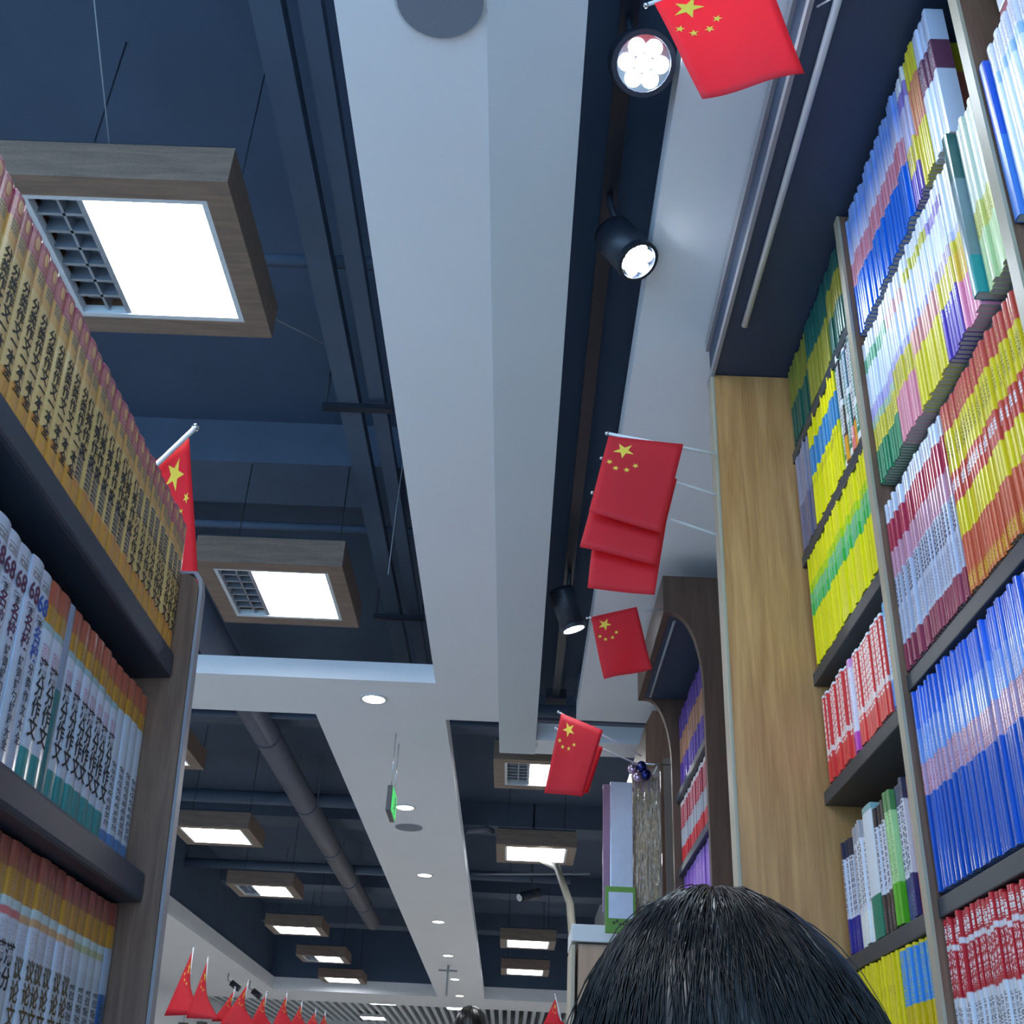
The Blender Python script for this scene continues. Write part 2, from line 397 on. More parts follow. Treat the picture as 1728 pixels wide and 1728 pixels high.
# ------------------------------------------------------------------ track and spotlights
tk = thing('light_track', 'black light track inside the dark slot of the ceiling', 'track', (.15, 0, 1.932))
MB().box(-.018, .018, .3, 5.2, 0, .03).build('rail', M['black'], tk)
MB().box(-.05, .05, 5.16, 5.25, -.01, .04).build('end_feed', M['black'], tk)
for yy in (.9, 2.5, 4.2): MB().tube([(0, yy, .03), (0, yy, .11)], .004, 6).build('hanger', M['cable'], tk)
def spotlight(face, aim, r, ln, lab, power, ang=70):
    f = Vector(face); d = Vector(aim).normalized()
    o = thing('track_spotlight', lab, 'spotlight', f, 'black track spotlights')
    q = d.to_track_quat('-Z', 'Y')
    def L(v): return q @ Vector(v)
    a = MB(); a.tube([L((0, 0, .004)), L((0, 0, ln*.9)), L((0, 0, ln))], r, 24, None); a.build('can', M['black'], o)
    b = MB(); n = 24
    rim = [[L((rr*math.cos(2*PI*i/n), rr*math.sin(2*PI*i/n), zz)) for i in range(n)] for rr, zz in ((r*1.02, .004), (r*1.02, -.01), (r*.86, -.01), (r*.86, .002))]
    vv = [[b.bm.verts.new(p) for p in ring] for ring in rim]
    for A, B in zip(vv, vv[1:]):
        for i in range(n): b.bm.faces.new((A[i], A[(i+1) % n], B[(i+1) % n], B[i]))
    b.build('bezel', M['black'], o)
    c = MB(); c.prism([(0, 0)]*0 or [(r*.86*math.cos(2*PI*i/n), r*.86*math.sin(2*PI*i/n)) for i in range(n)], 'z', 0, .003)
    for v in c.bm.verts: v.co = L(v.co)
    c.build('reflector', M['chrome'], o)
    for k in range(7):
        px, py = (0, 0) if k == 6 else (r*.54*math.cos(k*PI/3), r*.54*math.sin(k*PI/3))
        e = MB(); e.ball((0, 0, 0), r*.27, (1, 1, .35), 12)
        for v in e.bm.verts: v.co = L(v.co+Vector((px, py, -.004)))
        e.build('led', M['spot_face'], o)
    top = Vector((.15-f.x, f.y+.02-f.y, 1.93-f.z)); mid = L((0, 0, ln*.55))
    MB().tube([mid, (top.x, mid.y, top.z-.02), (top.x, mid.y, top.z-.001)], .008, 8).build('arm', M['black'], o)
    li = bpy.data.lights.new('spot_beam', 'SPOT'); li.energy = power; li.spot_size = math.radians(ang); li.spot_blend = .6; li.color = (.78, .88, 1.0); li.shadow_soft_size = .035
    lo = bpy.data.objects.new('spot_beam', li); COL.objects.link(lo); lo.parent = o; lo.rotation_euler = q.to_euler(); lo.location = L((0, 0, -.02))
    return o
spotlight((.172, 1.40, 1.76), (.04, -.62, -.86), .058, .11, 'dazzling spotlight pointing at the viewer beside the topmost flag', SPOT_W*1.2, 110)
spotlight((.207, 1.88, 1.72), (.42, -.3, -.9), .047, .12, 'black cylinder spotlight with round leds, second along the ceiling slot', SPOT_W)
spotlight((.168, 3.82, 1.70), (.3, .1, -.9), .047, .15, 'black cylinder spotlight beside the small lit flag', SPOT_W)

# ------------------------------------------------------------------ books
def book_mesh(name, t, h, d, sgn, m, bulge=.0012):
    """cover: spine and two boards; spine faces -x (sgn=-1) or +x (sgn=1); thickness along y, origin at the foot of the spine"""
    c = min(.0009, t*.12); n = 5
    arc = [((-.5+i/n)*t, bulge*(2*abs(-.5+i/n))**2) for i in range(n+1)]
    out = [(-t/2, d)]+arc+[(t/2, d)]
    inn = [(t/2-c, d), (t/2-c, bulge+c), (-t/2+c, bulge+c), (-t/2+c, d)]
    bm = bmesh.new(); uvl = bm.loops.layers.uv.new('UVMap')
    pts = out+inn
    lo = [bm.verts.new((-sgn*b, a, 0)) for a, b in pts]; hi = [bm.verts.new((-sgn*b, a, h)) for a, b in pts]
    k = len(pts)
    fs = [bm.faces.new(lo), bm.faces.new(hi[::-1])]
    for i in range(k): fs.append(bm.faces.new((lo[i], lo[(i+1) % k], hi[(i+1) % k], hi[i])))
    bmesh.ops.recalc_face_normals(bm, faces=bm.faces)
    for f in bm.faces:
        for l in f.loops: l[uvl].uv = ((l.vert.co.y*sgn)/t+.5, l.vert.co.z/h)
    me = bpy.data.meshes.new(name); bm.to_mesh(me); bm.free(); me.materials.append(m)
    b = MB(); x0, x1 = sorted((-sgn*(bulge+c+.0002), -sgn*(d-.002)))
    b.box(x0, x1, -t/2+c, t/2-c, .0006, h-.0012)
    pm = bpy.data.meshes.new('page_block'); b.bm.to_mesh(pm); b.bm.free(); pm.materials.append(M['pages'])
    return me, pm

def text_mesh(body, size, mtl, lead=.95):
    c = bpy.data.curves.new('lettering', 'FONT'); c.body = body; c.size = size; c.align_x = 'CENTER'; c.space_line = lead; c.offset = size*.024; c.resolution_u = 3
    o = bpy.data.objects.new('lettering', c); COL.objects.link(o)
    me = bpy.data.meshes.new_from_object(o.evaluated_get(bpy.context.evaluated_depsgraph_get()))
    bpy.data.objects.remove(o); bpy.data.curves.remove(c)
    me.materials.clear(); me.materials.append(mtl)
    for v in me.vertices: v.co = (0, v.co.x, v.co.z+v.co.y)
    return me
def text_place(me, top):
    """copy of a lettering mesh moved so that its top edge sits at height top"""
    z1 = max(v.co.z for v in me.vertices); ys = [v.co.y for v in me.vertices]; yc = (max(ys)+min(ys))/2
    for v in me.vertices: v.co.z += top-z1; v.co.y -= yc
    return me

def fill(name, cat, label, ref, group, y_far, y_near, z, X, n, h, d, m, sgn=-1, start=1, total=None, jit=.003, hj=.012, titles=None, frame=None, bulge=.0012):
    """n copies of one book side by side from y_far down to y_near"""
    t = (y_far-y_near)/n
    me, pm = book_mesh(name, t*.985, h, d, sgn, m, bulge)
    first = None
    for i in range(n):
        o = bpy.data.objects.new(name, me); COL.objects.link(o)
        p = bpy.data.objects.new('page_block', pm); COL.objects.link(p); p.parent = o
        y = y_far-t*(i+.5)
        loc = Vector((X+random.uniform(-jit, jit), y, z+.0012))
        if frame: o.matrix_world = frame @ Matrix.Translation(loc)
        else: o.location = loc
        o.scale = (1, 1, 1+random.uniform(-hj, hj*.4))
        for tm, nm in (titles or ()):
            c = bpy.data.objects.new(nm, tm); COL.objects.link(c); c.parent = o; c.location = (sgn*.0003, 0, 0)
        tag(o, (label+', '+ordinal(i+start)+' from '+ref) if n > 1 or start > 1 else label, cat, group)
    return t

blk = rgb(38, 36, 38); whi = rgb(232, 234, 238); gry = rgb(90, 96, 112)
blue = rgb(24, 112, 222); deep = rgb(12, 84, 188); lav = rgb(205, 205, 235); pinkb = rgb(214, 150, 170); redb = rgb(196, 44, 72)
yel = rgb(232, 214, 26); yel2 = rgb(226, 208, 70); pur = rgb(112, 84, 190); sal = rgb(216, 132, 112); crm = rgb(226, 232, 214)

S = {}
S['A'] = spine('blue_sky_cover', [(0, blue), (.40, rgb(214, 160, 178)), (.6, rgb(220, 215, 235), rgb(120, 160, 235)), (.85, rgb(120, 160, 235), rgb(150, 180, 238))], [(.42, .6, redb, .006, .52)], .011, .275, .25, .3)
S['B'] = spine('white_purple_cover', [(0, pur), (.22, yel2), (.42, lav), (.75, rgb(150, 130, 205)), (.88, whi)], [(.26, .4, pur, .005, .45), (.42, .7, pinkb, .005, .42)], .008, .275)
S['C'] = spine('yellow_salmon_cover', [(0, rgb(214, 196, 30)), (.38, sal), (.75, rgb(220, 206, 60))], [(.42, .72, rgb(226, 190, 90), .004, .5)], .007, .275)
S['D'] = spine('white_maroon_cover', [(0, rgb(225, 232, 248)), (.5, rgb(120, 70, 95)), (.74, rgb(214, 224, 246))], [(.52, .72, whi, .008, .45), (.1, .45, rgb(200, 205, 225), .008, .45)], .013, .275)
S['E'] = spine('white_green_cover', [(0, rgb(52, 140, 98)), (.22, yel2), (.37, rgb(180, 200, 170)), (.43, rgb(190, 185, 225)), (.52, rgb(222, 230, 242)), (.78, rgb(120, 185, 150)), (.88, whi)], [(.24, .36, rgb(120, 130, 60), .005, .5), (.43, .5, rgb(140, 110, 190), .004, .5), (.9, .98, gry, .004, .4)], .01, .29)
S['F'] = spine('white_pink_cover', [(0, rgb(232, 150, 165)), (.3, yel2), (.48, rgb(190, 185, 225)), (.54, rgb(225, 230, 240)), (.78, rgb(240, 190, 190)), (.88, whi)], [(.32, .47, rgb(150, 140, 60), .005, .5), (.02, .28, rgb(244, 190, 200), .006, .4), (.9, .98, gry, .004, .4)], .01, .29)
S['G'] = spine('white_yellow_cover', [(0, rgb(228, 212, 50)), (.33, rgb(222, 150, 150)), (.49, rgb(190, 185, 225)), (.55, rgb(226, 230, 236)), (.82, rgb(208, 200, 80)), (.9, whi)], [(.34, .48, rgb(232, 190, 110), .005, .5), (.05, .3, rgb(206, 186, 40), .006, .4), (.92, .98, gry, .004, .4)], .011, .29)
S['P'] = spine('white_violet_cover', [(0, rgb(96, 70, 176)), (.31, yel2), (.48, rgb(200, 180, 200)), (.56, rgb(228, 230, 234)), (.82, rgb(160, 140, 200)), (.9, whi)], [(.24, .3, whi, .005, .5), (.33, .47, rgb(190, 140, 70), .005, .5)], .011, .29)
S['H'] = spine('white_orange_cover', [(0, rgb(240, 150, 180)), (.28, rgb(240, 200, 80)), (.46, yel2), (.54, lav), (.6, rgb(232, 234, 232))], [(.32, .5, rgb(170, 140, 60), .005, .48)], .011, .29)
S['T'] = spine('grey_green_cover', [(0, rgb(40, 150, 150)), (.22, rgb(120, 142, 146)), (.7, rgb(60, 104, 100))], (), .015, .29, .3)
S['I'] = spine('cream_cover', [(0, rgb(205, 226, 170)), (.3, rgb(226, 222, 130)), (.46, crm)], [(.3, .46, rgb(150, 150, 50), .006, .5), (.85, .97, rgb(150, 160, 160), .005, .4)], .009, .29)
S['J'] = spine('white_crimson_cover', [(0, rgb(150, 60, 84)), (.15, rgb(190, 194, 212)), (.54, rgb(210, 160, 180)), (.7, rgb(180, 52, 80)), (.88, rgb(214, 220, 234))], [(.36, .53, rgb(60, 66, 84), .007, .54), (.17, .33, rgb(130, 136, 156), .005, .5), (.54, .7, rgb(150, 80, 110), .004, .5), (.9, .96, rgb(150, 110, 130), .004, .45)], .011, .287, .22, .4)
S['K'] = spine('red_yellow_cover', [(0, rgb(205, 110, 50)), (.1, rgb(206, 92, 58)), (.28, rgb(228, 206, 30)), (.46, rgb(204, 76, 62)), (.62, rgb(226, 204, 40)), (.85, rgb(208, 92, 80))], [(.52, .58, whi, .005, .6), (.68, .8, rgb(110, 110, 50), .006, .5), (.02, .08, yel, .004, .5), (.86, .96, yel2, .005, .4), (.12, .26, rgb(226, 120, 110), .006, .4)], .0095, .287, .22, .5)
S['L'] = spine('blue_lavender_cover', [(0, deep), (.46, rgb(190, 165, 195)), (.62, rgb(130, 165, 226), rgb(110, 150, 226)), (.8, rgb(60, 120, 224), rgb(36, 96, 214))], [(.46, .62, rgb(176, 50, 84), .006, .5), (.64, .72, rgb(190, 190, 225), .005, .5)], .01, .285, .2, .5)
S['R'] = spine('red_white_letter_cover', [(0, rgb(206, 204, 220)), (.36, rgb(214, 218, 228)), (.66, rgb(186, 32, 44)), (.86, rgb(220, 214, 222)), (.885, rgb(190, 34, 46))], [(.68, .85, rgb(238, 200, 206), .010, .5), (.9, .97, whi, .008, .55), (.42, .62, rgb(92, 96, 110), .007, .5), (.05, .32, rgb(150, 150, 170), .006, .45)], .0117, .29, .25, .3)
S['b1'] = spine('shaded_green_cover', [(0, rgb(28, 84, 72)), (.5, rgb(132, 130, 52))], [(.1, .9, rgb(90, 100, 60), .004, .4)], .011, .2)  # shade is darkened into the cover colours, here and in the next two
S['b2'] = spine('shaded_olive_cover', [(0, rgb(150, 146, 50)), (.55, rgb(30, 92, 84))], [(.1, .9, rgb(80, 100, 60), .004, .4)], .011, .2)
S['b3'] = spine('shaded_olive_teal_cover', [(0, rgb(34, 96, 84)), (.4, rgb(160, 152, 60)), (.75, rgb(40, 92, 84))], [(.1, .9, rgb(100, 100, 60), .004, .4)], .011, .2)
S['c1'] = spine('grey_lilac_cover', [(0, rgb(120, 112, 132)), (.45, rgb(150, 146, 164))], [(.5, .9, rgb(110, 106, 120), .004, .45)], .012, .245)
S['c2'] = spine('yellow_blue_cover', [(0, rgb(236, 226, 10)), (.48, rgb(70, 140, 190)), (.76, rgb(236, 224, 14))], [(.36, .44, rgb(80, 90, 20), .005, .5), (.5, .74, rgb(150, 190, 210), .005, .4)], .0115, .245, .3, .3)
S['c3'] = spine('green_mixed_cover', [(0, rgb(236, 236, 230)), (.06, rgb(40, 130, 90)), (.3, rgb(225, 225, 215)), (.36, rgb(60, 120, 90)), (.7, rgb(40, 90, 80)), (.94, whi)], [(.1, .9, whi, .009, .55)], .018, .25)
S['c4'] = spine('brown_mixed_cover', [(0, rgb(232, 160, 40)), (.22, rgb(92, 72, 62)), (.5, rgb(225, 225, 220)), (.56, rgb(60, 56, 62)), (.94, whi)], [(.25, .9, whi, .009, .55)], .018, .25)
S['c5'] = spine('teal_mixed_cover', [(0, rgb(232, 130, 120)), (.2, rgb(30, 106, 104)), (.5, rgb(225, 230, 228)), (.56, rgb(36, 106, 130)), (.92, whi)], [(.1, .9, whi, .009, .55)], .018, .25)
S['d'] = spine('yellow_green_cover', [(0, rgb(238, 228, 10)), (.45, rgb(70, 190, 70)), (.56, rgb(140, 206, 110)), (.66, rgb(190, 216, 30)), (.74, rgb(238, 228, 14))], [(.45, .66, rgb(40, 160, 160), .006, .52), (.45, .66, rgb(190, 240, 190), .004, .45)], .0115, .24, .3, .3)
S['e'] = spine('red_white_mark_cover', [(0, rgb(226, 60, 56)), (.2, rgb(226, 66, 62)), (.3, rgb(238, 214, 210)), (.36, rgb(222, 60, 58)), (.97, whi)], [(.24, .95, rgb(250, 225, 220), .012, .6)], .0155, .17)
S['e2'] = spine('magenta_white_cover', [(0, rgb(206, 80, 180)), (.2, rgb(236, 226, 234)), (.9, rgb(226, 160, 210))], [(.24, .8, rgb(206, 120, 190), .008, .45)], .0155, .17)
S['e3'] = spine('pale_blue_cover', [(0, rgb(40, 130, 220)), (.25, rgb(214, 232, 244)), (.85, rgb(80, 170, 226))], [(.3, .84, rgb(60, 150, 220), .009, .5)], .014, .18)
def txt(nm, bot, top, ink): return spine(nm, [(0, bot), (.3, rgb(214, 216, 228)), (.84, top)], [(.33, .83, ink, .010, .52), (.04, .2, rgb(190, 190, 210), .005, .4)], .015, .2)
S['f1'] = txt('navy_foot_cover', rgb(46, 40, 140), rgb(40, 44, 70), rgb(40, 46, 90))
S['f2'] = spine('white_cover', [(0, rgb(234, 236, 232)), (.25, rgb(226, 226, 232)), (.85, rgb(170, 170, 176))], [(.3, .82, rgb(70, 72, 84), .009, .5)], .0145, .2)
S['f3'] = spine('teal_foot_cover', [(0, rgb(8, 126, 100)), (.31, rgb(225, 230, 236)), (.95, rgb(140, 180, 180))], (), .05, .21)
S['f4'] = txt('brown_foot_cover', rgb(76, 58, 50), rgb(56, 46, 42), rgb(50, 42, 40))
S['f5'] = spine('lime_foot_cover', [(0, rgb(92, 180, 20)), (.3, rgb(176, 220, 150)), (.84, rgb(86, 140, 80))], [(.33, .83, rgb(110, 140, 90), .009, .45)], .017, .2)
S['f6'] = txt('navy_base_cover', rgb(38, 50, 116), rgb(52, 62, 90), rgb(44, 52, 92))
S['f7'] = spine('orange_foot_cover', [(0, rgb(238, 124, 52)), (.3, rgb(240, 190, 165)), (.82, rgb(200, 130, 110))], [(.33, .8, rgb(220, 110, 80), .009, .5)], .014, .2)
S['g1'] = spine('yellow_orange_cover', [(0, rgb(226, 130, 60)), (.42, rgb(220, 206, 16)), (.5, rgb(228, 212, 14))], [(.05, .4, rgb(220, 150, 110), .005, .5), (.72, .8, rgb(150, 140, 20), .005, .45)], .012, .22, .3)
S['g2'] = spine('yellow_bluemark_cover', [(0, rgb(214, 190, 14)), (.62, rgb(70, 150, 226)), (.98, yel)], [(.64, .97, rgb(190, 200, 40), .009, .45), (.3, .42, rgb(70, 66, 20), .007, .52)], .014, .22, .3)
S['h1'] = spine('royal_blue_cover', [(0, rgb(60, 120, 200)), (.5, rgb(26, 86, 196))], (), .014, .28)
S['h2'] = spine('white_lilac_cover', [(0, rgb(228, 234, 244)), (.75, rgb(170, 200, 225)), (.82, rgb(225, 222, 235))], [(.84, .97, rgb(120, 110, 140), .005, .45), (.76, .82, rgb(90, 170, 130), .005, .4)], .012, .3)
S['u1'] = spine('purple_tan_cover', [(0, rgb(92, 60, 150)), (.38, rgb(170, 124, 92)), (.7, rgb(90, 64, 140))], [(.4, .7, rgb(110, 80, 110), .006, .45)], .018, .28, .25, .4)
S['u2'] = spine('red_grey_cover', [(0, rgb(240, 230, 225)), (.05, rgb(200, 36, 40)), (.3, rgb(170, 170, 176)), (.58, rgb(168, 40, 56)), (.93, rgb(225, 215, 215))], [(.6, .92, rgb(225, 190, 196), .008, .5)], .018, .25)
S['u3'] = spine('violet_gold_cover', [(0, rgb(232, 170, 70)), (.4, rgb(140, 84, 190)), (.9, rgb(120, 80, 180))], [(.5, .8, rgb(190, 150, 225), .008, .45)], .03, .26)

UP = 'the upright'; PE = 'the oak panel'
XB = .58; DB = .19
# --- near bay
fill('workbook', 'book', 'sky-blue workbook, top shelf', UP, 'sky-blue workbooks on the top shelf', 1.616, 1.305, 1.315, XB, 30, .277, DB, S['A'], hj=.03)
fill('workbook', 'book', 'white workbook with purple foot, top shelf', 'the sky-blue row', 'purple-footed workbooks on the top shelf', 1.303, 1.256, 1.315, XB, 6, .277, DB, S['B'])
fill('workbook', 'book', 'yellow workbook with salmon band, top shelf', 'the sky-blue row', 'yellow and salmon workbooks on the top shelf', 1.255, 1.205, 1.315, XB, 7, .275, DB, S['C'])
fill('workbook', 'book', 'glossy white book with maroon label, top shelf', 'the salmon row', 'white books with maroon labels', 1.204, 1.142, 1.31, XB, 5, .275, .03, S['D'])
R2 = 'second shelf'
for nm, k, a, b, n, lab in (('workbook', 'E', 1.616, 1.492, 15, 'white workbook with green foot'), ('workbook', 'F', 1.491, 1.402, 9, 'white workbook with pink foot'), ('workbook', 'G', 1.401, 1.282, 12, 'white workbook with yellow foot'), ('workbook', 'P', 1.281, 1.212, 7, 'white workbook with violet foot'), ('workbook', 'H', 1.211, 1.154, 6, 'white workbook with orange and pink foot')):
    fill(nm, 'book', lab+', '+R2, UP if k == 'E' else 'its far end', lab.replace('workbook', 'workbooks')+' on the second shelf', a, b, 1.0, XB, n, .288, DB, S[k])
fill('textbook', 'book', 'dark green book sticking out taller between white ones on the second shelf', '', None, 1.152, 1.136, 1.005, XB-.012, 1, .293, DB, S['T'])
fill('workbook', 'book', 'cream workbook with pale green foot, '+R2, 'the dark green book', 'cream workbooks on the second shelf', 1.134, 1.046, 1.0, XB, 8, .295, DB, S['I'])
fill('workbook_set_b', 'book', 'white workbook with crimson bands, third shelf', UP, 'crimson banded workbooks', 1.616, 1.346, .667, XB, 26, .289, DB, S['J'])  # still workbooks, same kind as above, under a second object name
fill('workbook_set_b', 'book', 'glossy red and yellow workbook, third shelf', 'the crimson row', 'red and yellow workbooks', 1.344, 1.046, .667, XB, 30, .29, DB, S['K'])
fill('workbook_set_b', 'book', 'glossy blue workbook with red print, fourth shelf', UP, 'blue workbooks on the fourth shelf', 1.616, 1.046, .34, XB, 57, .286, DB, S['L'], hj=.02)
fill('workbook_set_c', 'book', 'red workbook with white lettering, lowest visible shelf', UP, 'red workbooks on the lowest visible shelf', 1.616, 1.046, .012, XB, 48, .293, DB, S['R'], hj=.02)  # workbooks as well, thin far-bay rows included, only named apart
# --- far bay
fill('workbook_set_c', 'book', 'shade-dulled green and olive book, far bay top shelf', PE, 'shade-dulled green and olive books', 2.128, 1.96, 1.4, XB, 14, .2, DB, S['b1'])
fill('workbook_set_c', 'book', 'olive book with green top, far bay top shelf', 'the shade-dulled green run', 'olive books with green tops', 1.959, 1.80, 1.4, XB, 13, .202, DB, S['b2'])
fill('workbook_set_c', 'book', 'olive book with teal ends, far bay top shelf', 'the olive-green run', 'olive books with teal ends', 1.799, 1.66, 1.4, XB, 12, .2, DB, S['b3'])
fill('workbook_set_c', 'book', 'grey lilac book, far bay second shelf', PE, 'grey lilac books', 2.128, 2.022, 1.14, XB, 9, .238, DB, S['c1'])
fill('workbook_set_c', 'book', 'yellow book with blue band, far bay second shelf', 'the grey lilac run', 'yellow books with a blue band', 2.02, 1.792, 1.14, XB, 20, .24, DB, S['c2'])
for j, k in enumerate(('c3', 'c4', 'c3', 'c5', 'c4', 'c3', 'c5')):
    nmk = {'c3': 'green', 'c4': 'brown', 'c5': 'teal'}[k]
    fill('textbook', 'book', f'{nmk} book with white lettering, far bay second shelf, {ordinal(j+1)} after the yellow run', '', 'lettered books beside the upright', 1.79-j*.0185, 1.79-(j+1)*.0185, 1.14, XB, 1, .243, DB, S[k])
fill('workbook_set_c', 'book', 'bright yellow book with green print band, far bay third shelf', PE, 'bright yellow books with green print', 2.118, 1.66, .875, XB, 40, .238, DB, S['d'], hj=.02)
fill('storybook', 'book', 'red book with white lettering, far bay fourth shelf', PE, 'red lettered books', 2.1, 1.93, .635, XB, 11, .17, DB, S['e'])
fill('storybook', 'book', 'white book with magenta foot, far bay fourth shelf', 'the shorter red run', 'white books with magenta feet', 1.929, 1.88, .635, XB, 3, .17, DB, S['e2'])
fill('storybook', 'book', 'red book with white lettering, nearer run, far bay fourth shelf', 'the magenta books', 'red lettered books, nearer run', 1.879, 1.702, .635, XB, 12, .17, DB, S['e'])
fill('storybook', 'book', 'pale blue and white book, far bay fourth shelf', 'the red run', 'pale blue books by the upright', 1.70, 1.66, .635, XB, 3, .18, DB, S['e3'])
for k, a, b, n, lab, hh in (('f1', 2.1, 2.028, 5, 'white book with indigo foot', .19), ('f2', 2.026, 1.942, 6, 'plain white book with small print', .2), ('f3', 1.94, 1.888, 1, 'thick white book with a teal foot', .212), ('f4', 1.886, 1.814, 5, 'white book with brown foot', .2), ('f5', 1.812, 1.778, 2, 'pale book with lime green foot', .205), ('f6', 1.776, 1.718, 4, 'white book with dark blue foot', .205), ('f7', 1.716, 1.66, 4, 'pink book with orange foot', .205)):
    fill('paperback', 'book', lab+', far bay fifth shelf', PE, lab.replace('book', 'books')+' on the fifth shelf', a, b, .33, XB+.006, n, hh, DB*.8, S[k], jit=.005)
fill('workbook_set_c', 'book', 'yellow book with orange lower half, far bay low shelf', PE, 'yellow and orange books', 2.1, 1.812, .085, XB, 24, .212, DB, S['g1'])
fill('workbook_set_c', 'book', 'yellow book with blue squares, far bay low shelf', 'the orange run', 'yellow books with blue squares', 1.81, 1.66, .085, XB, 11, .212, DB, S['g2'])
# --- nearest bay, cut by the photo's edge
fill('textbook', 'book', 'royal blue book beside the nearest upright, standing next to white ones', '', None, 1.018, 1.003, 1.012, XB-.01, 1, .278, DB, S['h1'])
fill('workbook', 'book', 'white and lilac workbook in the nearest bay', 'the royal blue book', 'white and lilac workbooks in the nearest bay', 1.002, .70, 1.0, XB, 24, .305, DB, S['h2'])
for k, (z, c) in enumerate(((1.335, rgb(150, 40, 64)), (1.363, rgb(225, 225, 230)), (1.391, rgb(160, 44, 66)), (1.419, rgb(220, 222, 228)), (1.447, rgb(150, 40, 64)))):
    o = MB().box(.60, .80, .78, .985, z, z+.026, .002).build('boxed_set', spine('boxed_set_cover_%d' % k, [(0, c)], (), .02, .02))
    tag(o, ('red' if k % 2 == 0 else 'white')+f' boxed set lying flat in the nearest bay, {ordinal(k+1)} from the bottom of its pile', 'boxed set', 'boxed sets lying in the nearest bay')

# ------------------------------------------------------------------ tall bookcase along the aisle
bc = thing('wall_bookcase', 'tall oak wall bookcase with navy canopy, full of workbooks', 'bookcase', (.58, 1.6, -EYE))
def bp(mb, name, m): return mb.build(name, m, bc, loc=(-.58, -1.6, EYE))
bp(MB().box(.413, .95, 2.14, 2.185, -EYE, 1.61), 'end_panel', M['oak'])
bp(MB().box(.405, .413, 2.138, 2.187, -EYE, 1.61, .002), 'end_panel_edging', M['oak_edge'])
for y in (1.618, 1.022, .44):
    bp(MB().box(.571, .93, y, y+.02, -EYE, 1.61), 'upright', M['walnut'])
    bp(MB().box(.566, .571, y-.001, y+.021, -EYE, 1.61), 'upright_edging', M['oak_edge'])
bp(MB().box(.80, .815, .44, 2.14, -EYE, 1.61), 'back_panel', mat('olive_back_panel', rgb(150, 142, 92), .5, noise=.06, nscale=5))
for z, x0 in ((1.31, .60), (.995, .60), (.662, .579), (.335, .579), (.007, .579), (-.32, .579), (-.65, .579)):
    bp(MB().box(x0, .8, 1.042, 1.618, z-.026, z, .002), 'shelf_board', M['board'])
    bp(MB().box(x0, .8, .46, 1.022, z-.026, z, .002), 'shelf_board', M['board'])
for z in (1.396, 1.136, .871, .631, .326, .08, -.2, -.5):
    bp(MB().box(.578, .8, 1.638, 2.14, z-.026, z, .002), 'shelf_board', M['board'])
bp(MB().box(.413, .97, -.8, 2.185, 1.612, 1.742), 'canopy', M['canopy'])
bp(MB().box(.405, .413, -.8, 2.187, 1.605, 1.625), 'canopy_trim', M['edge_grey'])
bp(MB().box(.405, .413, -.8, 2.187, 1.715, 1.745), 'canopy_trim', M['edge_grey'])
bp(MB().tube([(.449, .3, 1.605), (.449, 1.95, 1.605)], .007, 10), 'light_tube', M['rod'])
tag(MB().tube([(.45, .95, 1.612), (.452, .985, 1.59), (.446, 1.05, 1.575), (.44, 1.12, 1.58), (.42, 1.16, 1.606)], .0018, 6).build('dangling_cable', M['rod']), 'thin white cable dangling under the navy canopy', 'cable')

# ------------------------------------------------------------------ arched bookcase behind the oak panel
ab = thing('arched_bookcase', 'brown bookcase with arched end brackets beyond the oak panel', 'bookcase', (.62, 3.7, -EYE))
def ap(mb, name, m): return mb.build(name, m, ab, loc=(-.62, -3.7, EYE))
arch = [(.433, 1.665), (.433, 1.535), (.462, 1.535)]
for k in range(1, 10):
    a = PI/2*k/9; arch.append((.462+.09*math.sin(a), 1.535-.25*(1-math.cos(a))))
arch += [(.552, -EYE), (.93, -EYE), (.93, 1.665)]
for y in (3.3, 4.08):
    ap(MB().prism(arch, 'y', y, y+.03), 'side_panel', M['walnut_d'])
ap(MB().box(.433, .455, 3.331, 4.079, 1.535, 1.665), 'fascia', M['walnut_d'])
ap(MB().box(.456, .93, 3.331, 4.079, 1.535, 1.56), 'canopy', M['canopy'])
ap(MB().tube([(.475, 3.36, 1.53), (.475, 4.05, 1.53)], .005, 8), 'light_tube', M['cable'])
ap(MB().box(.80, .815, 3.33, 4.08, -EYE, 1.66), 'back_panel', M['walnut'])
for z in (1.165, .905, .63, .35, .05):
    ap(MB().box(.565, .8, 3.33, 4.08, z-.026, z, .002), 'shelf_board', M['board'])
AE = 'its near bracket'
fill('textbook', 'book', 'purple and tan book, arched bookcase top shelf', 'the far bracket', 'purple and tan books in the arched bookcase', 4.07, 3.34, 1.166, .58, 40, .29, .16, S['u1'])
fill('textbook', 'book', 'red and grey book, arched bookcase middle shelf', 'the far bracket', 'red and grey books in the arched bookcase', 4.07, 3.34, .906, .58, 40, .228, .16, S['u2'])
fill('textbook', 'book', 'violet book with gold foot, arched bookcase lower shelf', 'the far bracket', 'violet books in the arched bookcase', 4.07, 3.34, .631, .58, 24, .242, .16, S['u3'])

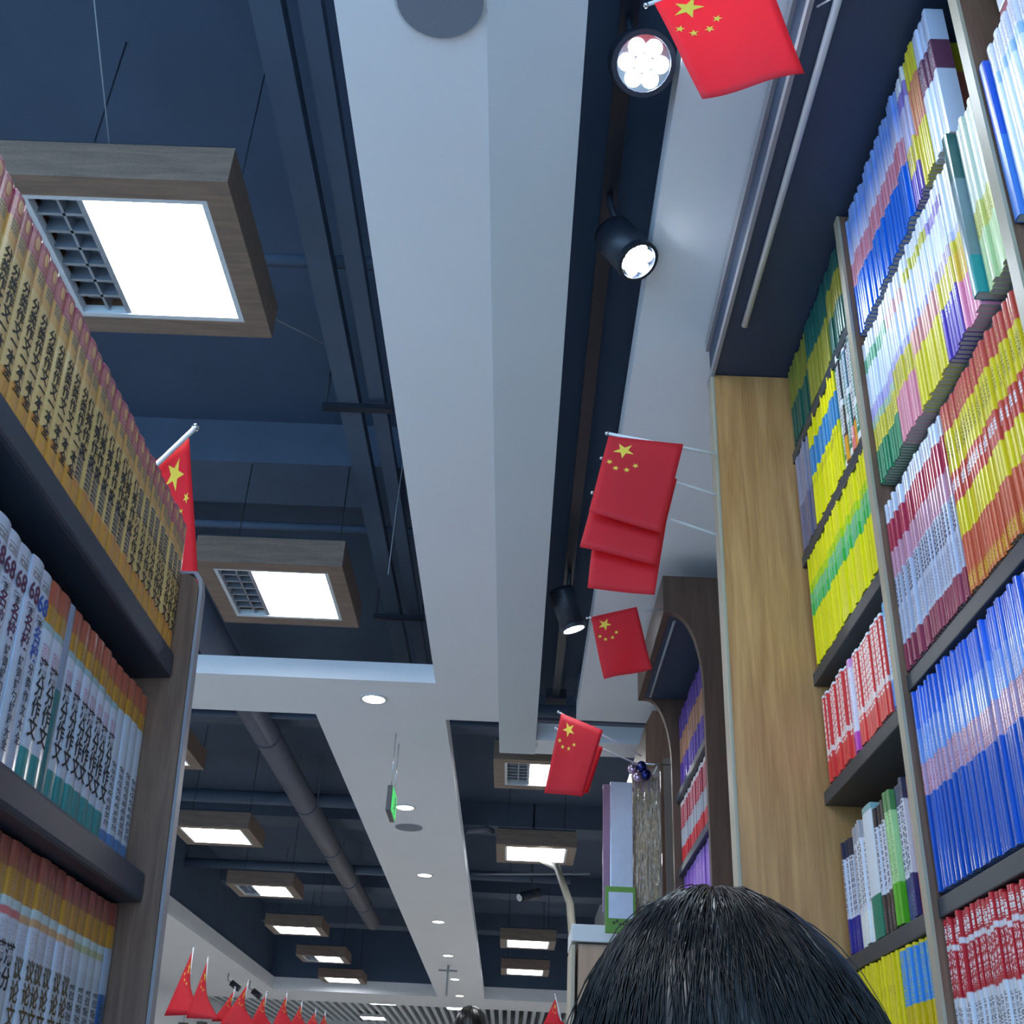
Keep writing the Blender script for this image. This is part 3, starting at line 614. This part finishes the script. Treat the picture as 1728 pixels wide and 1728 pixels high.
# ------------------------------------------------------------------ far cabinet, hanging packets
tc = thing('tall_cabinet', 'grey-brown tall cabinet end beyond the arched bookcase', 'cabinet', (.7, 5.0, -EYE))
MB().prism([(-.172, -EYE+EYE), (.25, 0), (.25, 1.72+EYE), (-.14, 1.72+EYE), (-.172, 1.655+EYE)], 'y', -.28, .6).build('carcass', M['walnut'], tc)
MB().box(-.1, .24, -.312, -.3, .1, 1.5+EYE).build('end_skin', mat('taupe_laminate', rgb(128, 118, 110), .5), tc)
wc = thing('counter_cabinet', 'wood cabinet with a white top below the hanging packets', 'cabinet', (.40, 4.36, -EYE))
MB().box(-.17, .3, -.01, .27, 0, .685+EYE).build('carcass', wood('pale_oak', rgb(150, 120, 98), rgb(176, 146, 122), .5, (4, 4, .4)), wc)
MB().box(-.195, .3, -.03, .27, .69+EYE, .75+EYE, .004).build('top', M['white_trim'], wc)
for zz in (.1, .75, 1.3):
    MB().box(-.167, -.02, -.018, -.01, zz, zz+.53, .003).build('door', wood('pale_oak_door', rgb(158, 128, 104), rgb(182, 152, 128), .5, (4, 4, .4)), wc)
    MB().box(-.015, .28, -.018, -.01, zz, zz+.53, .003).build('door', wood('pale_oak_door', rgb(158, 128, 104), rgb(182, 152, 128), .5, (4, 4, .4)), wc)
MB().box(-.195, -.18, -.022, .27, 0, .68+EYE, .003).build('corner_post', M['oak_edge'], wc)

def foil_mat():
    m, nt, b = base('gold_foil_fringe'); N = nt.nodes; L = nt.links
    tcn = N.new('ShaderNodeTexCoord'); mp = N.new('ShaderNodeMapping'); mp.inputs['Scale'].default_value = (90, 90, 45)
    n = N.new('ShaderNodeTexNoise'); n.inputs['Scale'].default_value = 1; n.inputs['Detail'].default_value = 4
    cr = N.new('ShaderNodeValToRGB'); cr.color_ramp.elements[0].position = .3; cr.color_ramp.elements[0].color = (*rgb(176, 140, 96), 1)
    cr.color_ramp.elements[1].position = .7; cr.color_ramp.elements[1].color = (*rgb(250, 236, 206), 1)
    e = cr.color_ramp.elements.new(.5); e.color = (*rgb(214, 186, 130), 1)
    bp_ = N.new('ShaderNodeBump'); bp_.inputs['Strength'].default_value = 1; bp_.inputs['Distance'].default_value = .06
    L.new(tcn.outputs['Object'], mp.inputs[0]); L.new(mp.outputs[0], n.inputs['Vector']); L.new(n.outputs['Fac'], cr.inputs[0])
    L.new(n.outputs['Fac'], bp_.inputs['Height']); L.new(bp_.outputs[0], b.inputs['Normal']); L.new(cr.outputs[0], b.inputs['Base Color'])
    b.inputs['Metallic'].default_value = .12; b.inputs['Roughness'].default_value = .14; b.inputs['Coat Weight'].default_value = .6
    return m
film = mat('clear_film', (.9, .92, .95), .08); film.node_tree.nodes['Principled BSDF'].inputs['Alpha'].default_value = .12
yb = 4.24
hk = thing('hook_rail', 'thin metal rail holding the shiny packets', 'rail', (.5, yb, 1.33))
MB().tube([(-.08, 0, 0), (.11, 0, 0)], .004, 8).build('bar', M['chrome'], hk)
MB().tube([(.02, 0, 0), (.02, .6, .02)], .004, 8).build('mount', M['chrome'], hk)
gp = thing('foil_curtain_packet', 'packet of crinkled gold foil fringe hanging in clear film', 'packet', (.472, yb, 1.02))
fr = MB()
for k in range(26):
    x = -.048+k*.0039; pts = []
    for q in range(9): pts.append((x+random.uniform(-.004, .004), random.uniform(-.012, .008), .26-q*.063))
    fr.tube(pts, .0035, 5)
fr.build('fringe', foil_mat(), gp)
hd = MB().box(-.052, .052, -.003, .003, .2, .27, .002).build('header_card', mat('pink_silver_card', rgb(196, 150, 160), .2, metal=.6), gp)
MB().box(-.056, .056, -.016, .016, -.27, .29, .006).build('film_sleeve', film, gp)
def packet(name, x0, x1, z0, z1, y, m, lab, extra=None):
    o = thing(name, lab, 'packet', ((x0+x1)/2, y, (z0+z1)/2)); w, h = (x1-x0)/2, (z1-z0)/2
    MB().box(-w, w, -.006, .006, -h, h, .003).build('card', m, o)
    if extra: extra(o, w, h)
    return o
silver = mat('silver_foil', rgb(190, 202, 218), .3, metal=.4, noise=.12, nscale=30)
packet('silver_packet', .335, .418, .80, 1.245, yb-.03, silver, 'flat silver packet hanging next to the gold foil')
def gex(o, w, h):
    MB().box(-w+.012, w-.01, -.0075, -.006, -h+.05, h-.02).build('window', silver, o)
    b = MB()
    for k in range(7): b.ball((-w+.03+k*.011, -.0085, -h+.035+.006*math.sin(k*2)), .005, (1, .2, 1), 8)
    b.build('print', mat('dark_print', rgb(60, 62, 50), .5), o)
packet('green_packet', .316, .425, .70, .86, yb-.045, mat('leaf_green_card', rgb(92, 140, 52), .45), 'green card packet at the foot of the silver packet', gex)
packet('pink_packet', .308, .3355, .77, 1.235, yb-.025, mat('magenta_clear_card', rgb(136, 108, 132), .25), 'narrow magenta packet at the aisle end of the hanging packets')
nb = thing('navy_bauble_packet', 'small packet of navy foil balls at the top of the gold fringe', 'packet', (.44, yb-.03, 1.30))
for k, (dx, dz) in enumerate(((-.02, 0), (.015, .01), (.0, -.03), (.03, -.02))):
    MB().ball((dx, 0, dz), .02, (1, .7, 1.1), 12).build('ball', mat('navy_foil_%d' % k, rgb(40, 48, 110) if k % 2 else rgb(190, 170, 196), .15, metal=.9), nb)

# curved hose in the dark bay
tag(MB().tube([(.16, 8.0, 1.80), (.25, 7.4, 1.62), (.30, 6.6, 1.25), (.305, 6.2, .95), (.31, 6.0, .6), (.31, 6.0, -EYE)], .022, 10).build('flexible_hose', mat('grey_flexible_hose', rgb(120, 118, 108), .6)), 'grey flexible hose curving down from the ceiling to the cabinet', 'hose')
tag(MB().tube([(-.36, 7.55, 1.86), (-.22, 7.75, 1.93), (-.185, 7.85, 1.94)], .02, 10).build('flexible_hose', M['duct']), 'short grey hose joining the fully lit lamp to the white strip', 'hose')
cc = thing('ceiling_camera', 'small black camera hanging in the dark bay below the pale rod', 'camera', (.12, 9.6, 1.8))
MB().tube([(0, 0, .82), (0, 0, .1)], .008, 8).build('stem', M['black'], cc)
MB().tube([(-.09, -.1, .03), (.06, .06, .1)], .04, 14).build('body', M['black'], cc)
MB().tube([(-.093, -.104, .028), (-.1, -.11, .024)], .03, 14).build('lens', M['chrome'], cc)
for i, (x, y, z, w) in enumerate(((-3.28, 14.4, 1.615, 'upper'), (-3.14, 15.0, 1.603, 'lower'))):
    o = thing('wall_spotlight', f'small dark spotlight against the white far corner, {w} of two', 'spotlight', (x, y, z), 'spotlights in the far corner')
    MB().tube([(-.055, 0, .035), (.055, 0, -.035)], .036, 12).build('can', M['black'], o)
    MB().tube([(-.04, 0, .03), (-.10, 0, .06), (-.10, 0, ZB-z)], .008, 6).build('arm', M['cable'], o)
for i, (x, y, w) in enumerate(((-1.85, 17.4, 'wide of the aisle strip'), (-.75, 17.6, 'straight behind the downlight strip'), (-2.2, 19.6, 'deepest of the three'))):
    o = thing('slat_lamp', f'bright square lamp set into the slatted ceiling, {w}', 'ceiling lamp', (x, y, 1.82), 'lamps in the slatted ceiling')
    MB().box(-.2, .2, -.2, .2, 0, .045).build('housing', M['white_trim'], o)
    MB().box(-.18, .18, -.18, .18, -.004, 0).build('diffuser', M['panel'], o)

# ------------------------------------------------------------------ left display bookcase (leans back a little)
TA = math.radians(4)
FR = Matrix.Translation((-.55, 0, 0)) @ Matrix.Rotation(-TA, 4, 'Y')
lb = thing('display_bookcase', 'dark bookcase with slate shelves of composition books and a walnut end panel', 'bookcase')
lb.matrix_world = FR
def lp(mb, name, m): return mb.build(name, m, lb)
for z, x in ((.718, .004), (.355, .004), (-.01, .004), (-.36, .004), (-.72, .004)):
    o = lp(MB().box(-.26, x, -.6, 1.79, z-.044, z, .006), 'shelf_board', M['board_l'])
ep = [(-.27, -1.1), (.03, -1.1), (.03, .84)]
for k in range(1, 8):
    a = PI/2*k/8; ep.append((.03-.03*(1-math.cos(a)), .84+.03*math.sin(a)))
ep += [(-.27, .87)]
lp(MB().prism(ep, 'y', 1.79, 1.812), 'end_panel', M['walnut'])
ee = MB(); outl = [(p[0]+.0, p[1]) for p in ep[1:-1]]+[(-.02, .872)]
ee.prism([(.0305, -1.1), (.036, -1.1), (.036, .84), (.033, .862), (.024, .876), (-.02, .878), (-.02, .8715), (.018, .8715), (.027, .858), (.0305, .84)], 'y', 1.793, 1.816)
lp(ee, 'end_panel_edging', M['edge_grey'])
lp(MB().box(-.275, -.262, -.6, 1.79, -1.1, .70), 'back_panel', M['board'])

ink = mat('black_print', rgb(30, 30, 32), .6); ink_p = mat('plum_print', rgb(92, 40, 76), .6); ink_b = mat('blue_print', rgb(40, 84, 170), .6); ink_g = mat('grey_print', rgb(70, 72, 80), .6)
ink_o = mat('brown_print', rgb(96, 78, 40), .6)
def vt(s, size, m, top, lead=.95): return text_place(text_mesh('\n'.join(s), size, m, lead), top)
t1 = .0305; H1 = .243
amber = rgb(206, 146, 56); amber2 = rgb(210, 156, 84); rose = rgb(172, 92, 100)
def yellow_cover(nm, box):
    pr = [(.86, 1.0, rgb(196, 128, 110), .012, .52), (.755, .835, rgb(96, 96, 78), .006, .56)]
    if box: pr.append((box[0], box[1], rgb(58, 58, 66), .007, .62))
    pr.append((.10, .15, rgb(206, 110, 50), .005, .5))
    return spine(nm, [(0, amber), (.14, rgb(214, 176, 110)), (.70, amber2), (.84, rose), (.88, rgb(186, 104, 100)), (.96, rgb(168, 72, 96))], pr, t1, H1, .36, .12)
ys = [yellow_cover('amber_cover_plain', None), yellow_cover('amber_cover_low_label', (.15, .36)), yellow_cover('amber_cover_high_label', (.5, .69))]
ORD = 'the walnut panel'
def left_row(specs, z, X, t, h, group):
    """specs = [(count, mat, titles, description)] from the end panel towards the viewer"""
    y = 1.788; k = 1
    for n, m, ti, desc, tt in specs:
        fill('composition_book', 'book', desc, ORD, group, y, y-n*tt, z, X, n, h, .18, m, 1, k, jit=.0015, hj=.006, titles=ti, frame=FR, bulge=.0022)
        y -= n*tt; k += n
oval = MB()
for i in range(1): oval.ball((0, 0, .226), .0078, (.12, .75, 1.3), 12)
om = bpy.data.meshes.new('oval_badge'); oval.bm.to_mesh(om); oval.bm.free(); om.materials.append(mat('gold_badge', rgb(214, 160, 110), .5))
mf = vt('满分作文', .0235, ink, .125, 1.0); yx = vt('优秀作文', .0235, ink, .166, 1.0); fl = vt('分类作文一本全', .0205, ink, .164, .98)
left_row([(9, ys[2], [(mf, 'title_text'), (om, 'oval_badge')], 'thick amber composition book on upper shelf', t1),
          (8, ys[1], [(yx, 'title_text'), (om, 'oval_badge')], 'thick amber composition book on upper shelf', t1),
          (17, ys[0], [(fl, 'title_text'), (om, 'oval_badge')], 'thick amber composition book on upper shelf', t1)], .718, 0, t1, H1, 'amber composition books on the upper shelf')

# second shelf
X2 = -.029; H2 = .28
red_o = rgb(176, 88, 62); org = rgb(196, 140, 40); wh = rgb(196, 204, 218); teal = rgb(26, 140, 140)
cov_teal = spine('white_cover_teal_foot', [(0, teal), (.20, wh), (.70, rgb(205, 208, 222)), (.755, rgb(150, 176, 180)), (.79, org), (.88, red_o)], [(.6, .69, rgb(190, 120, 150), .005, .5), (.79, .9, rgb(150, 110, 30), .004, .5), (.9, .98, rgb(196, 70, 70), .006, .4)], .036, H2, .3, .3)
cov_blue = spine('white_cover_blue_foot', [(0, rgb(76, 122, 178)), (.13, wh), (.76, rgb(190, 200, 210)), (.79, org), (.88, red_o)], [(.15, .5, rgb(70, 76, 88), .011, .52), (.79, .9, rgb(150, 110, 30), .004, .5)], .03, H2, .3, .3)
cov_slab = spine('grey_cover_teal_foot', [(0, rgb(30, 110, 116)), (.56, rgb(138, 150, 172))], (), .024, H2, .3, .3)
cov_68 = spine('white_school_cover', [(0, rgb(192, 200, 216)), (.5, rgb(198, 204, 220))], [(.90, .95, rgb(150, 146, 150), .012, .6), (.07, .2, rgb(120, 122, 140), .004, .42), (.74, .78, rgb(110, 100, 120), .005, .5)], .036, H2, .25, .4)
mf2 = vt('满分作文', .0275, ink, .175, .95)
d68 = text_place(text_mesh('68', .032, ink_p), .247); mx = vt('名校', .0235, ink_p, .205, 1.0); hc = vt('好词好句好段大全', .0148, ink_g, .150, 1.0); sz = text_place(text_mesh('所', .011, ink_g), .214)
d68b = text_place(text_mesh('68', .032, ink_b), .247); mxb = vt('名校', .0235, ink_b, .205, 1.0); fz = vt('分类作文大全', .0155, ink_g, .155, 1.15)
T68 = [(d68, 'number_text'), (sz, 'small_text'), (mx, 'title_text'), (hc, 'subtitle_text')]
T68b = [(d68b, 'number_text'), (sz, 'small_text'), (mxb, 'title_text'), (fz, 'subtitle_text')]
left_row([(4, cov_blue, None, 'white book with blue foot on the middle shelf', .032),
          (7, cov_teal, [(mf2, 'title_text')], 'white book with teal foot on the middle shelf', .0325),
          (1, cov_slab, None, 'plain grey and teal book on the middle shelf', .024),
          (2, cov_teal, [(mf2, 'title_text')], 'white book with teal foot on the middle shelf', .036),
          (1, cov_68, T68b, 'white book with blue lettering on the middle shelf', .034),
          (4, cov_68, T68, 'white book with plum lettering on the middle shelf', .037),
          (1, cov_teal, [(mf2, 'title_text')], 'white book with teal foot on the middle shelf', .036),
          (5, cov_68, T68, 'white book with plum lettering on the middle shelf', .037)], .355, X2, .035, H2, 'white composition books on the middle shelf')
# third shelf
H3 = .315
def low_cover(nm, strip): return spine(nm, [(0, rgb(196, 200, 212)), (.66, rgb(200, 202, 216)), (.735, strip), (.765, rgb(190, 206, 206)), (.80, org), (.9, rgb(160, 76, 60))], [(.56, .72, rgb(150, 146, 170), .006, .44), (.80, .93, rgb(150, 104, 30), .004, .5)], .031, H3, .3, .3)
lc1 = low_cover('white_cover_orange_strip', rgb(206, 158, 110)); lc2 = low_cover('white_cover_red_strip', rgb(206, 110, 110)); lc3 = low_cover('white_cover_olive_strip', rgb(170, 166, 120))
lc3d = spine('white_cover_dense_print', [(0, rgb(180, 186, 196)), (.66, rgb(190, 196, 206)), (.735, rgb(170, 170, 130)), (.765, rgb(190, 206, 206)), (.80, org), (.9, rgb(150, 70, 58))], [(.1, .6, rgb(70, 76, 80), .013, .54), (.80, .93, rgb(150, 104, 30), .004, .5)], .031, H3, .3, .3)
yl = vt('议论文', .0265, ink_o, .195, 1.0); mm = vt('满分', .0265, ink, .205, 1.0)
bl = spine('blue_edged_cover', [(0, rgb(52, 96, 150)), (.6, rgb(170, 182, 200)), (.80, org), (.9, rgb(150, 70, 58))], [(.1, .56, rgb(40, 50, 70), .012, .5)], .031, H3, .3, .3)
left_row([(1, bl, None, 'white book with dark blue lower spine on the low shelf', .03),
          (4, lc3d, None, 'white book with dense print on the low shelf', .033),
          (6, lc1, [(yl, 'title_text')], 'white book with brown lettering on the low shelf', .0325),
          (6, lc2, [(mm, 'title_text')], 'white book with black lettering on the low shelf', .0325),
          (4, lc1, [(yl, 'title_text')], 'white book with brown lettering on the low shelf, nearer run', .0325)], -.01, X2, .032, H3, 'composition books on the low shelf')

# ------------------------------------------------------------------ flags
def star_pts(cx, cy, r, rot):
    out = []
    for k in range(10):
        rr = r if k % 2 == 0 else r*.382; a = rot+k*PI/5
        out.append((cx+rr*math.cos(a), cy+rr*math.sin(a)))
    return out
def flag(lab, tip, root, c_tip, c_root, pole_end, pole_tip=None, r=.003, ripple=.004, group='small red flags on poles', stars=True, nseg=12, ball=True):
    """tip/root: the two cloth corners on the pole; c_tip/c_root: the free corners below them"""
    tip, root, c_tip, c_root = map(Vector, (tip, root, c_tip, c_root)); pe = Vector(pole_end)
    o = thing('hand_flag', lab, 'flag', pe, group)
    nrm = (root-tip).cross(c_tip-tip).normalized()
    ph = random.uniform(0, 6)
    def surf(s, t):            # s along the fly, t along the hoist
        p = (tip*(1-t)+root*t)*(1-s)+(c_tip*(1-t)+c_root*t)*s
        return p+nrm*ripple*s*(math.sin(ph+5*t+2*s)+.6*math.sin(ph*2+3*s*2))-pe
    mb = MB(); g = [[mb.bm.verts.new(surf(i/nseg, j/nseg)) for j in range(nseg+1)] for i in range(nseg+1)]
    for i in range(nseg):
        for j in range(nseg):
            f = mb.bm.faces.new((g[i][j], g[i+1][j], g[i+1][j+1], g[i][j+1])); f.smooth = True
    c = mb.build('cloth', M['flag'], o)
    sm = c.modifiers.new('thickness', 'SOLIDIFY'); sm.thickness = .0006; sm.offset = 0
    if stars:
        Lf = 30.; Wf = 20.
        for k, (u, v, rr) in enumerate(((5, 5, 3), (10, 2, 1), (12, 4, 1), (12, 7, 1), (10, 9, 1))):
            rot = 0 if k == 0 else math.atan2(5-v, 5-u)
            sb = MB(); pts = star_pts(u, v, rr, rot)
            for sg in (1, -1):
                cen = sb.bm.verts.new(surf(u/Lf, v/Wf)+nrm*.0007*sg)
                vs = [sb.bm.verts.new(surf(p[0]/Lf, p[1]/Wf)+nrm*.0007*sg) for p in pts]
                for i in range(10): sb.bm.faces.new((cen, vs[i], vs[(i+1) % 10]))
            sb.build('large_star' if k == 0 else 'small_star', M['star'], o)
    pt = Vector(pole_tip) if pole_tip else tip+(tip-root).normalized()*.012
    pb = MB(); pb.tube([pt-pe, (0, 0, 0)], r, 8); pb.build('pole', M['rod'], o)
    if ball: MB().ball(pt-pe, r*1.5, seg=10).build('finial', M['chrome'], o)
    return o
Y2 = 2.1
def at2(x, z, y=2.1): return (x*y/2.1, y, z*y/2.1)
flag('red flag held up at the top beside the dazzling spotlight', (.151, 1.09, 1.507), (.310, 1.06, 1.563), (.2175, 1.1, 1.315), (.366, 1.1, 1.368), (.405, 1.05, 1.60), ripple=.006)
flag('topmost of three overlapping red flags on the oak panel', at2(.163, 1.401), at2(.329, 1.387), at2(.121, 1.204), at2(.275, 1.161), (.405, 2.12, 1.378), at2(.16, 1.408), .0035, .002)
flag('middle red flag of the three overlapping ones on the oak panel', at2(.152, 1.335, 2.13), at2(.312, 1.296, 2.13), at2(.103, 1.12, 2.13), at2(.262, 1.085, 2.13), (.405, 2.15, 1.29), at2(.148, 1.342, 2.13), .003, .002)
flag('lowest red flag of the three overlapping ones on the oak panel', at2(.14, 1.25, 2.16), at2(.29, 1.21, 2.16), at2(.12, 1.023, 2.16), at2(.258, 1.014, 2.16), (.405, 2.17, 1.20), None, .003, .002)
flag('small red flag lit from behind beside the black spotlight', (.198, 3.25, 1.484), (.342, 3.25, 1.526), (.239, 3.25, 1.275), (.388, 3.25, 1.32), (.433, 3.33, 1.56), None, .003, .01)
flag('small red flag hanging in front of a square lamp', (.134, 3.9, 1.397), (.285, 3.9, 1.34), (.081, 3.9, 1.105), (.215, 3.9, 1.097), (.436, 4.05, 1.30), None, .003, .004)
flag('red flag hanging behind the lamp-side flag, mostly hidden', (.128, 3.97, 1.36), (.29, 3.97, 1.30), (.09, 3.97, 1.135), (.238, 3.97, 1.13), (.436, 4.07, 1.27), None, .003, .003)
flag('large red flag on a white pole behind the amber books', (-.713, 1.95, 1.262), (-.80, 1.9, 1.11), (-.612, 1.95, .84), (-.74, 1.9, .80), (-.865, 1.801, .86), (-.703, 1.95, 1.282), .0055, .004)
# far cluster of table flags standing in holders
fs = thing('display_shelf', 'low far shelf holding flags in holders', 'shelf', (-1.4, 6.5, -EYE))
MB().box(-.5, .55, -.15, .2, .5+EYE-.03, .5+EYE).build('top', M['board'], fs)
MB().box(-.5, .55, -.13, .18, 0, .5+EYE-.03).build('carcass', M['walnut'], fs)
for i, (tipp, bl_, br, why) in enumerate(((( -1.738, .904), (-1.801, .614), (-1.66, .63), 'tallest, at the bookcase end'), ((-1.625, .84), (-1.66, .60), (-1.557, .60), 'second tallest beside the tallest'), ((-1.481, .709), (-1.55, .598), (-1.461, .60), 'third from the bookcase end'), ((-1.393, .733), (-1.483, .543), (-1.352, .55), 'fourth from the bookcase end'), ((-1.31, .696), (-1.36, .58), (-1.277, .56), 'fifth from the bookcase end'), ((-1.181, .688), (-1.215, .57), (-1.15, .55), 'sixth from the bookcase end'), ((-1.115, .657), (-1.15, .55), (-1.08, .55), 'seventh from the bookcase end'), ((-1.02, .615), (-1.05, .53), (-1.0, .53), 'eighth from the bookcase end'), ((-.985, .615), (-.995, .53), (-.96, .53), 'last and smallest of the far row'))):
    yy = 6.5-.1*(i % 2)
    hs = thing('flag_holder', f'small olive holder of the far table flag, {why}', 'holder', (bl_[0]*.5+br[0]*.5, yy+.03, .5), 'holders of the far flags')
    MB().tube([(0, 0, 0), (0, 0, .04)], .028, 12).build('cup', M['green_box'], hs)
    mid = Vector(((bl_[0]+br[0])/2, yy+.03, .535))
    tp = Vector((tipp[0], yy, tipp[1])); rt = tp+(mid-tp)*.55
    flag(f'drooping small red table flag, {why}', tp, rt, (bl_[0]-.02, yy-.03, max(bl_[1]-.05, .52)), (br[0]+.05, yy-.03, max(br[1]-.05, .52)), mid, None, .0035, .006, 'far table flags', True, 8)
hs = thing('flag_holder', 'olive holder beside the wood cabinet', 'holder', (.235, 5.3, .4))
MB().tube([(0, 0, 0), (0, 0, .06)], .03, 12).build('cup', M['green_box'], hs)
MB().tube([(0, 0, -.4-EYE), (0, 0, 0)], .02, 12).build('post', M['black'], hs)
flag('single drooping red flag beside the wood cabinet', (.186, 5.3, .607), (.2, 5.3, .53), (.135, 5.3, .50), (.235, 5.3, .50), (.235, 5.3, .44), None, .003, .005, None, True, 8)

# ------------------------------------------------------------------ people
def person(lab, x, y, crown, hair_r, rot=0, strands=0, tall=1.6):
    """standing figure seen from behind; crown = height of the hair above the floor"""
    Hh = crown; k = Hh/1.7
    root = thing('person', lab, 'person', (x, y, -EYE), rot=(0, 0, rot))
    J = {'pel': (0, 0, .90), 'sp': (0, .0, 1.08), 'ch': (0, -.01, 1.28), 'nk': (0, .0, 1.43), 'hd': (0, .02, 1.50), 'ht': (0, .015, 1.60)}
    ed = [('pel', 'sp'), ('sp', 'ch'), ('ch', 'nk'), ('nk', 'hd'), ('hd', 'ht')]
    rad = {'pel': .135, 'sp': .12, 'ch': .14, 'nk': .055, 'hd': .07, 'ht': .062}
    for s, q in ((-1, 'l'), (1, 'r')):
        J.update({'sh'+q: (s*.17, -.01, 1.37), 'el'+q: (s*.21, -.02, 1.1), 'wr'+q: (s*.2, .08, .88), 'ha'+q: (s*.2, .11, .81), 'hp'+q: (s*.09, 0, .84), 'kn'+q: (s*.1, .01, .46), 'an'+q: (s*.1, -.02, .07), 'to'+q: (s*.11, .13, .03)})
        rad.update({'sh'+q: .06, 'el'+q: .042, 'wr'+q: .028, 'ha'+q: .026, 'hp'+q: .09, 'kn'+q: .058, 'an'+q: .038, 'to'+q: .03})
        ed += [('ch', 'sh'+q), ('sh'+q, 'el'+q), ('el'+q, 'wr'+q), ('wr'+q, 'ha'+q), ('pel', 'hp'+q), ('hp'+q, 'kn'+q), ('kn'+q, 'an'+q), ('an'+q, 'to'+q)]
        for f in range(5):
            kk = f'f{q}{f}'; J[kk] = (s*(.185+.012*f), .10+.018*(f % 2), .72+.012*abs(f-2)+(.05 if f == 0 else 0)); rad[kk] = .009; ed.append(('ha'+q, kk))
    ks = list(J); me = bpy.data.meshes.new('body')
    me.from_pydata([tuple(c*k for c in J[a]) for a in ks], [(ks.index(a), ks.index(b)) for a, b in ed], [])
    o = bpy.data.objects.new('body', me); COL.objects.link(o); o.parent = root
    md = o.modifiers.new('skin', 'SKIN'); 
    for i, a in enumerate(ks):
        sv = me.skin_vertices[0].data[i]; sv.radius = (rad[a]*k, rad[a]*k*(.8 if a in ('pel', 'sp', 'ch') else 1)); sv.use_root = (i == 0)
    o.modifiers.new('sub', 'SUBSURF').levels = 2; o.modifiers['sub'].render_levels = 2
    me.materials.append(M['shirt'])
    # head with face
    sk = hair_r*.86; hz = Hh-.014-sk*1.12
    hm = MB(); hm.ball((0, .012, hz), sk, (.84, 1.0, 1.12), 24)
    hm.ball((0, sk*1.03, hz-.02), .016, (.8, 1.2, 1.3), 10)
    for s in (-1, 1): hm.ball((s*sk*.86, .01, hz-.015), .026, (.35, .8, 1.3), 10)
    hm.tube([(0, 0, hz-sk*.6), (0, -.005, hz-sk*1.9)], sk*.55, 16, sk*.62)
    hm.build('head', M['skin'], root)
    for s in (-1, 1): MB().ball((s*sk*.36, sk*.9, hz), .009, (1.2, .5, .7), 10).build('eye', M['eye'], root)
    MB().ball((0, sk*.88, hz-sk*.55), .015, (1.5, .5, .35), 10).build('mouth', M['lip'], root)
    # hair: combed cap plus fine strands lying on it
    hc = Hh-tall*hair_r
    def hp(th, a, q=1.0):
        lean = .12*(math.cos(th)-.2)
        return (hair_r*q*math.sin(th)*math.cos(a)-lean*hair_r, hair_r*q*1.05*math.sin(th)*math.sin(a), hc+tall*hair_r*q*math.cos(th))
    def reach(a): return PI*(.66-.30*max(0, math.sin(a)))
    hb = MB(); nu, nv = 160, 36; grid = []
    for j in range(nv+1):
        row = []
        for i in range(nu):
            a = 2*PI*i/nu; th = reach(a)*(j+.02)/nv
            gr = 1+(.003*math.sin(a*37+2*math.sin(th*2))+.002*math.sin(a*61+th)+.002*math.sin(a*13+1))*min(1, th*1.3)
            row.append(hb.bm.verts.new(hp(th, a, gr)))
        grid.append(row)
    for j in range(nv):
        for i in range(nu):
            f = hb.bm.faces.new((grid[j][i], grid[j+1][i], grid[j+1][(i+1) % nu], grid[j][(i+1) % nu])); f.smooth = True
    hb.bm.faces.new(grid[0])
    hr = hb.build('hair', M['hair'], root)
    if strands:
        sb = MB()
        for q in range(strands):
            a = random.uniform(0, 2*PI); t0 = random.uniform(.01, 1.3); ln = random.uniform(.4, .9); pts = []
            lift = random.uniform(.002, .012) if random.random() < .97 else random.uniform(.02, .04)
            for i in range(6):
                u = i/5; aa = a+.05*math.sin(i*.7+q)
                pts.append(hp(min(t0+ln*u, reach(aa)), aa, 1.004+lift*math.sin(PI*u)))
            sb.tube(pts, .0005, 3, .0002)
        s_ = sb.build('hair_strands', M['hair'], hr); s_['kind'] = 'stuff'
    return root
person('person with glossy black hair seen from behind in front of the oak panel', .119, .65, .134+EYE, .097, rot=-.25, strands=1800)
person('far person with short dark hair, only the crown showing below the slatted ceiling', -.193, 6.0, .635+EYE, .085, strands=60, tall=1.25)

# ------------------------------------------------------------------ raise everything so that the floor is at zero
for o in SC.objects:
    if o.parent is None: o.location.z += EYE
